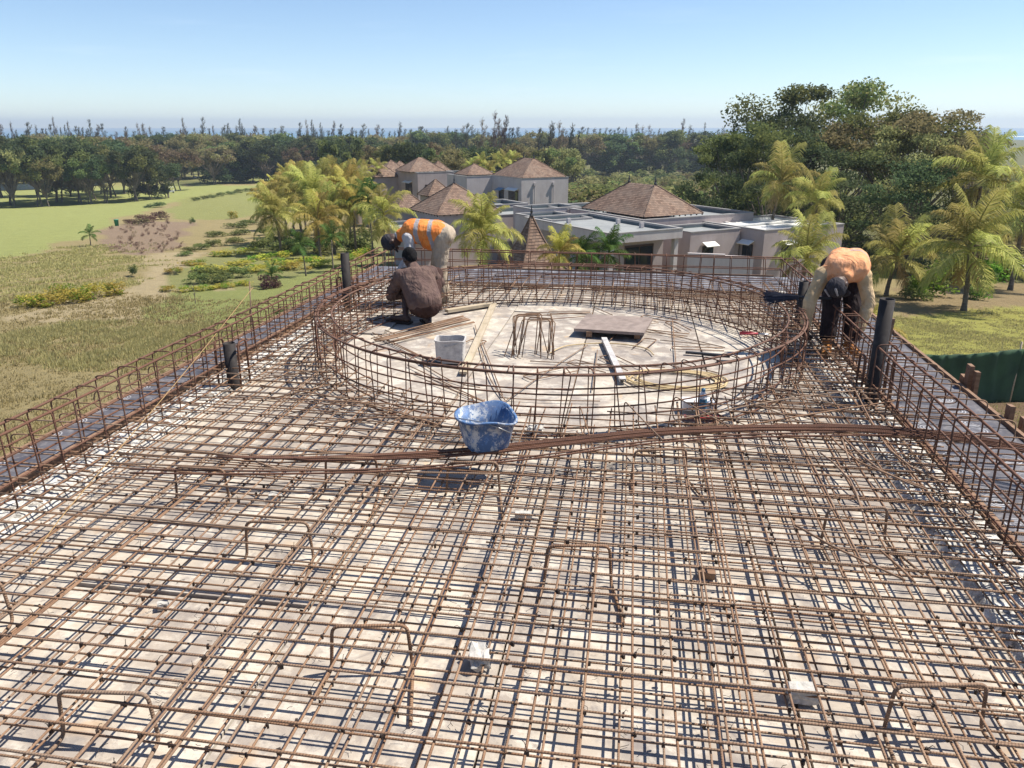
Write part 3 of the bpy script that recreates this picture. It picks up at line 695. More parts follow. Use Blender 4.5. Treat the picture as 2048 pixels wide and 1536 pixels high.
# blue bucket
p = at(972, 893, .19); k = px_size(p)
t = thing('bucket', 'worn blue plastic bucket crusted with white mortar in front of the ring', 'bucket', (p.x, p.y, .185), .5)
r1, r0, hb = .172, .118, .225
m = MB(); n = 36; prof = [(r0*.55, .0), (r0, .012), (r0+.012, .03), (r0+(r1-r0)*.55, hb*.5), (r1, hb), (r1+.012, hb), (r1+.012, hb-.012), (r1-.008, hb-.012), (r0+(r1-r0)*.5, hb*.5), (r0-.01, .04), (.01, .04)]
m.lathe(prof, n, (0,0,0), .3)
for i, v in enumerate(m.v):                             # sagging, wavy rim
    a = math.atan2(v[1], v[0]); f = (v[2]/hb)**2; m.v[i] = (v[0]*(1+.05*f*math.sin(2*a+.6)), v[1]*(1-.06*f*math.sin(2*a+.6)), v[2]+f*.016*math.sin(2*a-.5)-f*.004*math.sin(5*a))
m.face(list(reversed(range(n)))); m.build('shell', M['bluebucket'], t, True)
m = MB(); m.lathe([(.001, .13), (.07, .125), (.12, .09), (.12, .06)], 18); m.build('mortar_fill', M['whiteblock'], t, True)
MB().tube(smooth_line([(-.17, .02, hb*.93), (-.04, -.165, hb+.0), (.09, -.2, hb*.72)], .05), .004, 5).build('handle', M['steel'], t, True)
# grey bucket
p = at(902, 724); t = thing('bucket', 'square grey plastic bucket crusted with mortar inside the ring', 'bucket', (p.x, p.y, .012), .12)
m = MB(); m.lathe([(.02, 0), (.122, .0), (.130, .02), (.138, .205), (.144, .21), (.144, .22), (.130, .22), (.122, .03), (.02, .03)], 40, (0,0,0), .9)
for i, v in enumerate(m.v): m.v[i] = (v[0]*1.0, v[1]*.8, v[2]+.004*math.sin(30*v[0])*(v[2]/.22))
m.build('shell', M['greybucket'], t, False)
MB().tube(smooth_line([(-.142, 0, .2), (-.02, -.125, .17), (.13, -.08, .215), (.143, .0, .2)], .05), .0035, 5).build('handle', M['steel'], t, True)
# planks
def plank(name, a, b, w, h, z, mt, lab, cat):
    A, B = at(*a, z), at(*b, z); c = (A+B)/2; d = B-A; o = MB().box((0,0,0), (d.length, w, h)).build(name, M[mt]); o.location = (c.x, c.y, z); o.rotation_euler.z = math.atan2(d.y, d.x); return tag(o, lab, cat)
plank('plank', (988, 606), (926, 746), .07, .022, .03, 'plank', 'long pale timber plank lying away from the camera beside the grey bucket', 'plank')
plank('plank', (893, 622), (982, 608), .08, .035, .035, 'plank', 'short pale timber batten at the far left of the ring floor', 'plank')
A = at(1228, 655, .05); o = MB().box((0,0,0), (.74, .62, .03), 0).build('plywood_sheet', M['darkply']); o.location = (A.x, A.y, .085); o.rotation_euler = (R(1.5), R(-1), R(-9)); tag(o, 'square brown plywood sheet raised on battens inside the ring', 'plywood sheet')
for dx, lab in ((-.25, 'dark batten under the left side of the brown plywood sheet'), (.25, 'dark batten under the right side of the brown plywood sheet')):
    o = MB().box((0,0,0), (.06, .58, .058)).build('batten', M['wood']); o.location = (A.x+dx, A.y, .038); tag(o, lab, 'batten')
pa, pb = at(1208, 678, .03), at(1246, 762, .03); d = pb-pa; c = (pa+pb)/2
m = MB(); L = d.length; m.box((0,0,.014), (L,.055,.004)); m.box((0,.0255,-.003), (L,.004,.029)); m.box((0,-.0255,-.003), (L,.004,.029)); o = m.build('metal_channel', M['alu']); o.location = (c.x, c.y, .033); o.rotation_euler.z = math.atan2(d.y, d.x); tag(o, 'galvanised metal channel lying from the brown sheet towards the camera', 'metal channel')
# bundle of straight bars
LB = 'straight rusty bar in the bundle on the ring floor by the crouching worker'
for i in range(13):
    f = rnd.uniform(0, 1); xa, xb = 733+rnd.uniform(0, 30)+f*30, 925+f*25; ya, yb2 = 680+f*6-rnd.uniform(0,4), 631+f*14
    o, off = loose([(xa, ya), (xb, yb2)], .02+.012*(i % 3), .006, LB, 'bundle by the crouching worker', 'rust'); o.location = off
# stirrup stack and loose stirrups
def stir(cx, cy_, w, l, rz, lab, grp, z=.016, up=None, lean=0):
    p = at(cx, cy_, 0); pts = [(-w/2, -l/2, 0), (-w/2, l/2, 0), (w/2, l/2, 0), (w/2, -l/2, 0)]
    if up: e1, e2 = rnd.uniform(-.1, .02), rnd.uniform(-.1, .06); pts = [(-w/2+e1, 0, 0), (-w/2, 0, l), (w/2, 0, l), (w/2+e2, .03, .01)]
    m = MB().tube(fillet(pts, .03, False), .0052, 6); o = m.build('loose_stirrup', M['rust'], None, True); o.location = (p.x, p.y, z); o.rotation_euler = (R(lean), 0, rz); return tag(o, lab, 'stirrup', grp)
LS = 'upright U-shaped stirrup in the leaning stack at the middle of the ring'
for i in range(11):
    stir(1064+rnd.uniform(-20, 20), 714+rnd.uniform(-10, 6), .24+rnd.uniform(-.05,.03), .40, rnd.uniform(-.3, .3)+.16, LS, 'leaning stack of stirrups', .012, True, -30+rnd.uniform(-12, 12))
LF = 'rusty open stirrup lying flat on the ring floor'
for (x, y, w, l, a) in ((1140,627,.1,.5,1.75),(1320,640,.12,.45,1.1),(1355,655,.12,.42,.4),(1280,648,.1,.4,1.9),(1330,668,.1,.5,1.3),(945,690,.18,.3,-.3),(1180,735,.14,.45,1.0),(1240,728,.16,.5,.6),(1100,750,.14,.5,2.3),(1395,700,.1,.5,1.6),(1290,690,.13,.4,-.3),(1390,742,.12,.4,.9)):
    stir(x, y, w, l, a, LF, 'flat stirrups on the ring floor')
LR = 'short rusty bar lying loose on the ring floor'
for pl in (((760,672),(790,690),(850,715)), ((790,690),(860,722)), ((745,665),(880,730)), ((770,660),(800,672)), ((950,650),(975,745),(1010,800)), ((955,660),(1005,790)), ((815,730),(900,770),(1000,820)), ((830,745),(930,785),(1015,825)), ((850,760),(960,800)), ((800,700),(900,760),(960,775)), ((1175,690),(1105,735),(1000,810)), ((1085,630),(1180,625)), ((1080,640),(1175,632)), ((1185,613),(1225,630)), ((1345,640),(1352,730)), ((1195,700),(1185,780)), ((1220,680),(1265,640)), ((1060,722),(1330,735)), ((1000,795),(1080,800),(1200,802)), ((640,720),(720,770),(830,810)), ((1300,660),(1450,695)), ((1320,680),(1420,690))):
    o, off = loose(pl, .018, .0052, LR, 'loose short bars on the ring floor', 'rust'); o.location = off
# coil of cord
p = at(1352, 762); m = MB(); pts = []
for i in range(150):
    a = i*.28; r = .34+.05*math.sin(i*.13)+.03*noise.noise(Vector((i*.2, 0, 0))); pts.append((r*math.cos(a)*1.15, r*math.sin(a)*.72+.03*math.sin(i*.07), .012+.01*abs(noise.noise(Vector((i*.3, 4, 0))))))
m.tube(pts, .0065, 6); o = m.build('cord_coil', M['rope'], None, True); o.location = (p.x, p.y, .004); tag(o, 'loose coil of pale tan cord on the ring floor', 'cord')
p = at(1215, 700); o = MB().tube(smooth_line([(-.55,-.25,.01), (-.4,.05,.01), (0,.2,.012), (.35,.1,.01), (.45,-.15,.01)], .05), .006, 6).build('cord_length', M['rope'], None, True); o.location = (p.x, p.y, .004); tag(o, 'single loop of pale cord near the metal channel', 'cord')
# packet, bottle, red cloth near the ring's front right
p = at(1395, 826, .0); o = MB().box((0,0,.05), (.24,.12,.07), .1).build('white_packet', M['white']); o.location = (p.x, p.y+.05, .008); tag(o, 'white plastic packet at the front right of the ring', 'packet')
o = MB().box((0,0,.015), (.26,.06,.012), .1).build('red_bag', M['red']); o.location = (p.x+.02, p.y-.14, .005); tag(o, 'flat red plastic bag in front of the white packet', 'bag')
t = thing('drink_bottle', 'small bottle with a blue label leaning on the white packet', 'bottle', (p.x+.02, p.y-.1, .05), 0)
MB().lathe([(.001,0),(.032,0),(.034,.02),(.034,.12),(.02,.15),(.013,.165)], 16).build('body', M['white'], t, True); MB().lathe([(.0348,.03),(.0352,.05),(.0352,.09),(.0348,.11)], 16).build('label_band', M['blue'], t, True); MB().lathe([(.015,.163),(.015,.185),(.001,.187)], 12).build('cap', M['blue'], t, True)
# pincers on the ring's top bar
p = at(1515, 672, .5); t = thing('pincers', 'steel pincers with red handles lying on the right of the ring cage', 'pincers', (p.x, p.y, .512), -.15)
for s_ in (-1, 1):
    MB().tube([(-.14, s_*.03, 0), (-.06, s_*.026, .006), (0, s_*.004, .008)], .008, 6).build('handle', M['red'], t, True); MB().tube([(0, s_*.004, .008), (.05, -s_*.018, .008), (.085, -s_*.002, .006)], .006, 6).build('jaw', M['steel'], t, True)
# black brush-like tool on the ring
p = at(1600, 601, .52); t = thing('brush', 'black-handled brush lying across the ring cage beside the bending worker', 'brush', (p.x, p.y, .55), .09)
MB().tube([(-.02,0,0), (.15,0,.0), (.34,0,-.012)], .016, 8).build('handle', M['black'], t, True)
m = MB()
for i in range(160):
    a, b = rnd.uniform(-.035,.035), rnd.uniform(-.03,.03); m.tube([(-.02, a*.6, b*.6), (-.15, a*1.2, b), (-.3+rnd.uniform(-.05,.03), a*1.8, b*1.3+rnd.uniform(-.03,.03))], .003, 3, cap=False)
m.build('bristles', mat('dark_blue_bristle', col=(.03,.035,.06), rough=.8), t)
for (x, y, l, rz, lab) in ((1415, 712, .42, -.15, 'dark notched steel strip on the right of the ring floor'), (1448, 727, .14, .05, 'short dark offcut right of the cord coil'), (862, 730, .2, .2, 'dark offcut just left of the grey bucket')):
    p = at(x, y); o = MB().box((0,0,0), (l,.035,.02), rz).build('steel_offcut', M['black']); o.location = (p.x, p.y, .02); tag(o, lab, 'offcut')

# ================================================================== PEOPLE
def capsule(m, a, b, ra, rb, n=12):
    a, b = Vector(a), Vector(b); d = b-a; L = d.length; d = d.normalized() if L > 1e-6 else Vector((0,0,1)); pts, rr = [], []
    for k in range(5): t = k/5*math.pi/2; pts.append(a-d*ra*math.cos(t)); rr.append(max(ra*math.sin(t), .001))
    for k in range(4): t = k/3; pts.append(a+(b-a)*t); rr.append(ra+(rb-ra)*t)
    for k in range(1, 6): t = k/5*math.pi/2; pts.append(b+d*rb*math.sin(t)); rr.append(max(rb*math.cos(t), .001))
    m.tube(pts, rr, n)
def ell(m, c, r, n=14, rotm=None):
    b = len(m.v); N = 10; c = Vector(c)
    for i in range(N+1):
        t = -math.pi/2+math.pi*i/N; t = max(min(t, 1.56), -1.56)
        for k in range(n):
            a = 2*math.pi*k/n; q = Vector((r[0]*math.cos(t)*math.cos(a), r[1]*math.cos(t)*math.sin(a), r[2]*math.sin(t)))
            if rotm is not None: q = rotm @ q
            m.v.append(tuple(c+q))
    for i in range(N):
        for k in range(n): k2 = (k+1) % n; m.face([b+i*n+k, b+i*n+k2, b+(i+1)*n+k2, b+(i+1)*n+k])
    m.face([b+k for k in reversed(range(n))]); m.face([b+N*n+k for k in range(n)])
def fuse(m, name, mats, parent, vox=.012, sm=4, wrinkle=0, matfn=None, seed=0):
    """union of overlapping volumes as one continuous surface"""
    me = m.mesh(name+'_src', mats); o = bpy.data.objects.new(name, me); COL.objects.link(o)
    r = o.modifiers.new('r', 'REMESH'); r.mode = 'VOXEL'; r.voxel_size = vox
    s = o.modifiers.new('s', 'SMOOTH'); s.factor = .5; s.iterations = sm
    dg = bpy.context.evaluated_depsgraph_get(); dg.update(); nm = bpy.data.meshes.new_from_object(o.evaluated_get(dg)); nm.name = name
    o.modifiers.clear(); o.data = nm; bpy.data.meshes.remove(me)
    nm.materials.clear()
    for q in (mats if isinstance(mats, (list, tuple)) else [mats]): nm.materials.append(q)
    if wrinkle:
        nv = [Vector(v.normal) for v in nm.vertices]
        for v, q in zip(nm.vertices, nv):
            c = v.co; v.co = c+q*wrinkle*(.7*noise.noise(Vector((c.x*7+seed, c.y*7, c.z*12)))+.45*(1-2*abs(noise.noise(Vector((c.x*7, c.y*7+seed, c.z*15))))))
    nm.polygons.foreach_set('use_smooth', [True]*len(nm.polygons))
    if matfn:
        for f in nm.polygons: f.material_index = matfn(f.center)
    o.parent = parent; return o
def V(p): return RH*p[0]+FH*p[1]+Vector((0,0,p[2]))
def hand(m, wrist, d, palm_n, side, curl=.5, g=0):
    """palm + four unequal bent fingers + thumb; d = pointing direction, palm_n = palm normal"""
    d = V(d).normalized(); nn = V(palm_n); nn = (nn-d*nn.dot(d)).normalized(); s = d.cross(nn).normalized()*side; w = wrist
    for q in (-.026, -.009, .009, .026): capsule(m, w+s*q*.7, w+d*.085+s*q, .015+g, .0125+g, 8)
    for q, l in ((-.03, .062), (-.0105, .078), (.0105, .083), (.03, .074)):
        k0 = w+d*.09+s*q; k1 = k0+(d*math.cos(curl)+nn*math.sin(curl))*l*.55; k2 = k1+(d*math.cos(curl*2.1)+nn*math.sin(curl*2.1))*l*.5
        capsule(m, k0, k1, .0098+g, .009+g, 8); capsule(m, k1, k2, .009+g, .0078+g, 8)
    t0 = w+d*.03+s*.03; t1 = t0+(d*.6+s*.75+nn*.3)*.04; t2 = t1+(d*.85+nn*.45+s*.1)*.035; capsule(m, t0, t1, .0125+g, .0115+g, 8); capsule(m, t1, t2, .0112+g, .009+g, 8)
def person(loc, label, J, mats, sh=None, **kw):
    t = thing('person', label, 'person', loc)
    j = {k: V(v) for k, v in J.items()}
    B = MB()
    facing = V(kw['face']).normalized(); hd = j['head']
    upv = (hd-j['neck']).normalized(); fc = (facing-upv*facing.dot(upv)).normalized(); sd = upv.cross(fc)
    HM = Matrix((sd, fc, upv)).transposed()
    ell(B, hd, (.075, .094, .112), 16, HM); ell(B, hd-upv*.06+fc*.025, (.055, .065, .06), 12, HM)
    capsule(B, hd+fc*.09, hd+fc*.112-upv*.03, .010, .015, 8); capsule(B, hd+fc*.088-upv*.068-sd*.02, hd+fc*.088-upv*.068+sd*.02, .010, .010, 8); capsule(B, hd+fc*.082+upv*.022-sd*.04, hd+fc*.082+upv*.022+sd*.04, .012, .012, 8)
    for s_ in (-1, 1): ell(B, hd+sd*.083*s_-fc*.008-upv*.01, (.014, .024, .034), 8, HM)
    capsule(B, j['neck'], hd-upv*.05, .055, .05)
    capsule(B, j['chest'], j['neck'], .10, .06); capsule(B, j['pelvis'], j['chest'], .12, .115)
    for s_ in 'lr':
        capsule(B, j['chest'], j['sh'+s_], .09, .062); capsule(B, j['sh'+s_], j['el'+s_], .050, .038); capsule(B, j['el'+s_], j['wr'+s_], .038, .026)
        capsule(B, j['pelvis'], j['hip'+s_], .11, .09); capsule(B, j['hip'+s_], j['kn'+s_], .082, .056); capsule(B, j['kn'+s_], j['an'+s_], .056, .036)
        capsule(B, j['an'+s_]-Vector((0,0,.02)), j['to'+s_], .040, .026); capsule(B, j['an'+s_]-Vector((0,0,.035)), j['an'+s_]*1.18-j['to'+s_]*.18-Vector((0,0,.03)), .034, .03)
        hand(B, j['wr'+s_], kw['hd_'+s_], kw['pn_'+s_], 1 if s_ == 'l' else -1, kw.get('curl', .55))
    fuse(B, 'body', mats['skin'], t, .0085, 3)
    for s_ in (-1, 1):
        e = MB(); ell(e, hd+fc*.085+sd*.03*s_+upv*.008, (.012,.012,.009), 8, HM); e.build('eye', M['white'], t, True)
    return t, j, HM, (sd, fc, upv)
def torso(m, j, g, arms, k=1.0, low=None, shw=1.0):
    pel, ch = j['pelvis'], j['chest']; sdv = (j['shr']-j['shl']).normalized(); lo = pel if low is None else low
    for q in (-.06, .06): capsule(m, lo+sdv*q, ch+sdv*q*1.3, (.115+g)*k, (.105+g)*k)
    capsule(m, (pel+ch)/2+sdv*.0, ch, .12+g, .12+g); capsule(m, ch, j['neck'], .10+g, .062+g*.6)
    for s_ in 'lr':
        capsule(m, ch, ch.lerp(j['sh'+s_], shw), .095+g, .066+g)
        if arms: capsule(m, j['sh'+s_], j['el'+s_], .058+g, .046+g); 
        if arms == 2: capsule(m, j['el'+s_], j['wr'+s_]*.88+j['el'+s_]*.12, .046+g, .036+g)
def legs(m, j, g, frac=.9, flare=0):
    for s_ in 'lr':
        capsule(m, j['pelvis'], j['hip'+s_], .118+g, .1+g); capsule(m, j['hip'+s_], j['kn'+s_], .092+g, .068+g); capsule(m, j['kn'+s_], j['kn'+s_].lerp(j['an'+s_], frac), .068+g, .052+g+flare)
# crouching worker in brown
o0 = at(840, 650)
J = dict(pelvis=(.06,.0,.27), chest=(-.04,.17,.50), neck=(-.08,.26,.60), head=(-.125,.33,.69), shl=(-.215,.15,.52), shr=(.115,.22,.55), ell=(-.345,.24,.285), elr=(.19,.40,.40), wrl=(-.19,.42,.24), wrr=(.02,.55,.33),
         hipl=(-.04,.04,.25), hipr=(.13,.02,.25), knl=(-.2,.40,.50), knr=(.16,.42,.50), anl=(-.165,.08,.075), anr=(.10,-.03,.075), tol=(-.34,.16,.04), tor=(.03,.17,.04))
t, j, HM, ax = person((o0.x, o0.y, .0), 'crouching barefoot worker in a faded brown shirt seen from behind', J, dict(skin=M['skin_d']), face=(-.55,.8,-.25), hd_l=(.5,.8,-.2), pn_l=(.6,-.3,-.5), hd_r=(-.6,.7,-.2), pn_r=(-.4,-.5,-.5))
m = MB(); torso(m, j, .02, 1); capsule(m, j['pelvis']+V((.0,-.03,.02)), j['chest'], .145, .135); capsule(m, j['pelvis']+V((-.06,.0,.02)), j['pelvis']+V((.05,-.01,.02)), .14, .135)
for s_ in 'l': capsule(m, j['ell'], j['ell'].lerp(j['wrl'], .55), .058, .05)
fuse(m, 'shirt', M['shirt_brown'], t, .011, 14, .007, None, 1)
m = MB(); legs(m, j, .012, .35); ell(m, j['pelvis']-Vector((0,0,.04)), (.19,.16,.15)); fuse(m, 'trousers', M['trouser_brown'], t, .012, 4, .006)
m = MB(); sd, fc, up_ = ax; ell(m, j['head']+up_*.03-fc*.016, (.083,.096,.1), 14, HM); ell(m, j['head']-fc*.05-up_*.02, (.066,.053,.06), 12, HM); fuse(m, 'hair', M['hair'], t, .008, 2, .008, None, 4)
for s_ in 'lr':
    a, b = j['an'+s_], j['to'+s_]; d = (b-a); d.z = 0; c = a+d*.45; MB().box((c.x, c.y, .012), (d.length+.11, .095, .02), math.atan2(d.y, d.x)).build('sandal', M['sandal'], t)
# bending worker in the orange vest
o0 = at(886, 606)
J = dict(pelvis=(.01,.0,.86), chest=(-.33,.0,.90), neck=(-.48,-.02,.85), head=(-.61,-.03,.775), shl=(-.38,-.17,.84), shr=(-.38,.17,.84), ell=(-.36,-.20,.55), elr=(-.42,.18,.56), wrl=(-.50,-.10,.35), wrr=(-.56,.12,.36),
         hipl=(.01,-.095,.83), hipr=(.01,.095,.83), knl=(-.02,-.105,.45), knr=(-.07,.16,.45), anl=(.02,-.10,.075), anr=(-.06,.20,.075), tol=(-.15,-.13,.04), tor=(-.23,.20,.04))
t, j, HM, ax = person((o0.x, o0.y, .0), 'worker in a bright orange vest and khaki trousers bending over behind the crouching man', J, dict(skin=M['skin_d']), face=(-.45,0,-.9), hd_l=(-.5,.2,-.8), pn_l=(.8,0,-.4), hd_r=(-.5,0,-.8), pn_r=(.8,0,-.4))
m = MB(); legs(m, j, .022, .9, .012); capsule(m, j['hipl']+V((.05,0,.02)), j['hipr']+V((.05,0,.02)), .115, .115); capsule(m, j['pelvis'], j['pelvis']+V((-.08,0,.03)), .14, .135); fuse(m, 'trousers', M['khaki'], t, .012, 5, .009, None, 2)
m = MB(); torso(m, j, .012, 2); capsule(m, j['neck'], j['neck']+V((-.03,0,-.01)), .07, .065); fuse(m, 'shirt', M['grey_shirt'], t, .011, 4, .008, None, 3)
m = MB(); torso(m, j, .034, 0, 1.02, j['pelvis']+V((-.06,0,.015)), .75); capsule(m, j['chest'].lerp(j['pelvis'], .5)+V((0,-.06,-.07)), j['pelvis']+V((-.1,-.06,-.08)), .12, .12); capsule(m, j['chest'].lerp(j['pelvis'], .5)+V((0,.06,-.07)), j['pelvis']+V((-.1,.06,-.08)), .12, .12)
axis = (j['pelvis']-j['chest']).normalized(); c0 = j['chest'].copy()
def vm(c):
    q = (c-c0).dot(axis)+.35*min(0, (c-c0).z+.0)
    return 1 if (.015 < q < .065 or .175 < q < .225) else 0
fuse(m, 'safety_vest', [M['vest'], M['reflect']], t, .010, 16, .006, vm, 5)
def cap(t, j, HM, ax, brim=.07):
    sd, fc, up_ = ax; m = MB(); ell(m, j['head']+up_*.03-fc*.006, (.090,.105,.098), 16, HM); fuse(m, 'cap', M['cap'], t, .008, 2, .003)
    b = MB(); n = 12
    for i in range(n+1):
        a = math.pi*(i/n-.5); q = j['head']+up_*.02+fc*(.075+.0)+sd*.082*math.sin(a)-fc*.045*(1-math.cos(a)); w = j['head']+up_*.0+fc*(.085+brim*math.cos(a)*1.0)+sd*.085*math.sin(a)
        for z in (.004, -.004): b.v += [tuple(q+up_*z), tuple(w+up_*z)]
    for i in range(n):
        k = i*4; b.face([k, k+1, k+5, k+4]); b.face([k+2, k+6, k+7, k+3]); b.face([k+1, k+3, k+7, k+5]); b.face([k, k+4, k+6, k+2])
    b.build('cap_brim', M['cap'], t, True)
cap(t, j, HM, ax)
def shoes(t, j, mt, hi=.14, nm='boot'):
    for s_ in 'lr':
        m = MB(); a, b = j['an'+s_], j['to'+s_]; capsule(m, a-Vector((0,0,.015)), b+Vector((0,0,.006)), .054, .044); capsule(m, a*1.2-b*.2-Vector((0,0,.02)), a, .046, .05); capsule(m, a, a+Vector((0,0,hi)), .05, .048); fuse(m, nm, mt, t, .010, 3, .003)
shoes(t, j, M['khaki'], .03, 'shoe')
# bending worker facing the camera
o0 = at(1670, 712)
J = dict(pelvis=(.11,.30,.92), chest=(-.02,-.04,.92), neck=(-.075,-.15,.87), head=(-.165,-.235,.785), shl=(.135,-.075,.86), shr=(-.245,-.03,.86), ell=(.20,-.14,.59), elr=(-.375,-.12,.60), wrl=(.11,-.2,.32), wrr=(-.40,-.16,.35),
         hipl=(.19,.31,.86), hipr=(.0,.33,.86), knl=(.17,.14,.47), knr=(-.05,.13,.47), anl=(.155,.06,.10), anr=(-.08,.05,.10), tol=(.17,-.13,.05), tor=(-.15,-.13,.05))
t, j, HM, ax = person((o0.x, o0.y, .0), 'worker in faded orange vest and beige shirt bending towards the camera', J, dict(skin=M['skin_d']), face=(-.1,-.35,-.95), hd_l=(-.1,-.25,-.95), pn_l=(-.7,.3,0), hd_r=(.05,-.2,-.97), pn_r=(.7,.3,0), curl=.7)
m = MB(); legs(m, j, .018, .72, .012); capsule(m, j['hipl']+V((0,.04,.02)), j['hipr']+V((0,.04,.02)), .11, .11); fuse(m, 'trousers', M['trouser_dark'], t, .012, 4, .007, None, 7)
m = MB(); torso(m, j, .014, 2); fuse(m, 'shirt', M['beige_shirt'], t, .011, 4, .008, None, 9)
m = MB(); torso(m, j, .030, 0, 1.02, j['pelvis']+V((0,-.04,.02)), .72); capsule(m, j['pelvis']+V((.12,-.08,-.02)), j['pelvis']+V((.15,-.1,-.16)), .10, .07)
axis = (j['pelvis']-j['chest']).normalized(); c0 = j['chest'].copy()
fuse(m, 'safety_vest', [M['vest_faded'], M['reflect']], t, .010, 22, .006, lambda c: 1 if (.22 < (c-c0).dot(axis) < .26 or .33 < (c-c0).dot(axis) < .365) and (c-j['pelvis']).dot(V((1,0,0))) > -.03 else 0, 11)
cap(t, j, HM, ax, .06)
sd, fc, up_ = ax
m = MB()
for s_ in (-1, 1): capsule(m, j['head']+up_*.115-fc*.055+sd*.055*s_, j['head']+up_*.122+fc*.02+sd*.045*s_, .012, .010, 8)
fuse(m, 'cap_panel', M['reflect'], t, .006, 1)
shoes(t, j, M['boot'], .16); t.scale = (.95, .95, .93)
for s_ in 'lr':
    m = MB(); hand(m, j['wr'+s_]+Vector((0,0,.02)), (-.1,-.25,-.95) if s_ == 'l' else (.05,-.2,-.97), (-.7,.3,0) if s_ == 'l' else (.7,.3,0), 1 if s_ == 'l' else -1, .7, .005)
    capsule(m, j['wr'+s_]+Vector((0,0,.01)), j['wr'+s_]+Vector((0,0,-.06)), .030, .042); fuse(m, 'work_glove', M['trouser_dark'], t, .007, 1)

# ================================================================== VEGETATION
def leafquad(m, p, s, rg, asp=.55, up=None):
    u = Vector((rg.uniform(-1,1), rg.uniform(-1,1), rg.uniform(-.7,.7))); u = u.normalized() if u.length > .05 else Vector((1,0,0))
    w = Vector((rg.uniform(-1,1), rg.uniform(-1,1), rg.uniform(-1,1))); w = w-u*w.dot(u); w = w.normalized() if w.length > .05 else u.orthogonal()
    a, b = u*s, w*s*asp; m.quad(p-a, p+b-a*.1, p+a, p-b-a*.1)
def in_ball(rg):
    while 1:
        v = Vector((rg.uniform(-1,1), rg.uniform(-1,1), rg.uniform(-1,1)))
        if v.length <= 1: return v
def tree_mesh(name, seed, ncl, per, ls, z0, flat=.5, lm='leaf_dark', lm2='leaf_olive', spread=.5, umb=0.0, stems=1, mixp=.25):
    rg = random.Random(seed); T, C = MB(), MB(); cl = []
    for i in range(ncl):
        a = rg.uniform(0, 6.283); h = rg.random(); rad = math.sqrt(rg.random())*spread
        if umb: z = z0+(1-z0)*(.55+.45*h)*(1-umb*(rad/spread)**2*.5)-.06
        else: z = z0+(1-z0)*h*.92; rad *= math.sqrt(max(.08, 1-((h-.38)/.64)**2))
        cl.append(Vector((rad*math.cos(a), rad*math.sin(a), z)))
    for c in cl:
        r = rg.uniform(.10, .19)*spread/.5; C.m = 1 if rg.random() < mixp else 0
        for k in range(int(per*rg.uniform(.7, 1.3))):
            q = in_ball(rg); q = q*(.35+.65*rg.random()**.4) if q.length > .01 else q
            leafquad(C, c+Vector((q.x*r, q.y*r, q.z*r*flat)), ls*rg.uniform(.6, 1.3), rg)
    for s_ in range(stems):
        b = Vector((rg.uniform(-.08,.08), rg.uniform(-.08,.08), 0))*(stems > 1); lean = Vector((rg.uniform(-.06,.06), rg.uniform(-.06,.06), 0)); tp = b+lean+Vector((0,0,z0+.08))
        T.tube([b, b+lean*.4+Vector((0,0,z0*.5)), tp], [.014, .011, .009], 7)
        for c in cl[s_::stems]:
            if rg.random() < .8:
                st = b.lerp(tp, rg.uniform(.55, 1)); mid = st.lerp(c, .5)+Vector((0,0,-.03)); T.tube([st, mid, c], [.006, .004, .002], 5)
    return T.mesh(name+'_trunk', M['bark']), C.mesh(name+'_crown', [M[lm], M[lm2]])
def casu_mesh(name, seed, lm, n=420, wid=.2):
    rg = random.Random(seed); T, C = MB(), MB()
    for q in range(rg.choice((2, 3, 3))):                # several ragged leaders, tops bent by the wind
        hh = (1.0, .84, .7)[q]*rg.uniform(.94, 1); ox, oy = (0 if q == 0 else rg.uniform(-.1, .1)), rg.uniform(-.09, .09); bend = rg.uniform(.03, .08)
        T.tube([(ox*.3, oy*.3, 0), (ox, oy, hh*.5), (ox+bend, oy, hh*.97)], [.014, .009, .002], 6); nb = 30
        for i in range(nb):
            f = i/nb; h = hh*(.1+.9*f); L = wid*(1.03-f)**.75*rg.uniform(.35, 1.45); a = rg.uniform(0, 6.283); st = Vector((ox+bend*f*f, oy, h)); tip = st+Vector((math.cos(a)*L+.025, math.sin(a)*L, L*rg.uniform(.2, .95)))
            T.tube([st, st.lerp(tip, .5)-Vector((0,0,.01)), tip], [.004, .003, .001], 3, cap=False)
            for k in range(int(n/nb*(.5+L/wid*.8))):
                p = st.lerp(tip, rg.uniform(.1, 1.1))+in_ball(rg)*.022; u = Vector((rg.uniform(-.4,.9), rg.uniform(-.6,.6), rg.uniform(.1, 1.2))).normalized()*rg.uniform(.025, .065); w = u.orthogonal().normalized()*.0042
                C.quad(p, p+w+u*.5, p+u, p-w+u*.5)
    return T.mesh(name+'_trunk', M['bark_dark']), C.mesh(name+'_crown', M[lm])
def bush_mesh(name, seed, n, ls, lm, lm2=None, ncl=9, up=.0):
    rg = random.Random(seed); C = MB()
    for i in range(ncl):
        a = rg.uniform(0, 6.283); rad = .36*math.sqrt(rg.random()); c = Vector((rad*math.cos(a), rad*math.sin(a), rg.uniform(.22, .78)*(1-rad*.9))); r = rg.uniform(.16, .28); C.m = 1 if (lm2 and rg.random() < .35) else 0
        for k in range(n//ncl):
            q = in_ball(rg); p = c+q*r; p.z = abs(p.z); leafquad(C, p, ls*rg.uniform(.6, 1.3), rg)
    return C.mesh(name, [M[lm], M[lm2 or lm]])
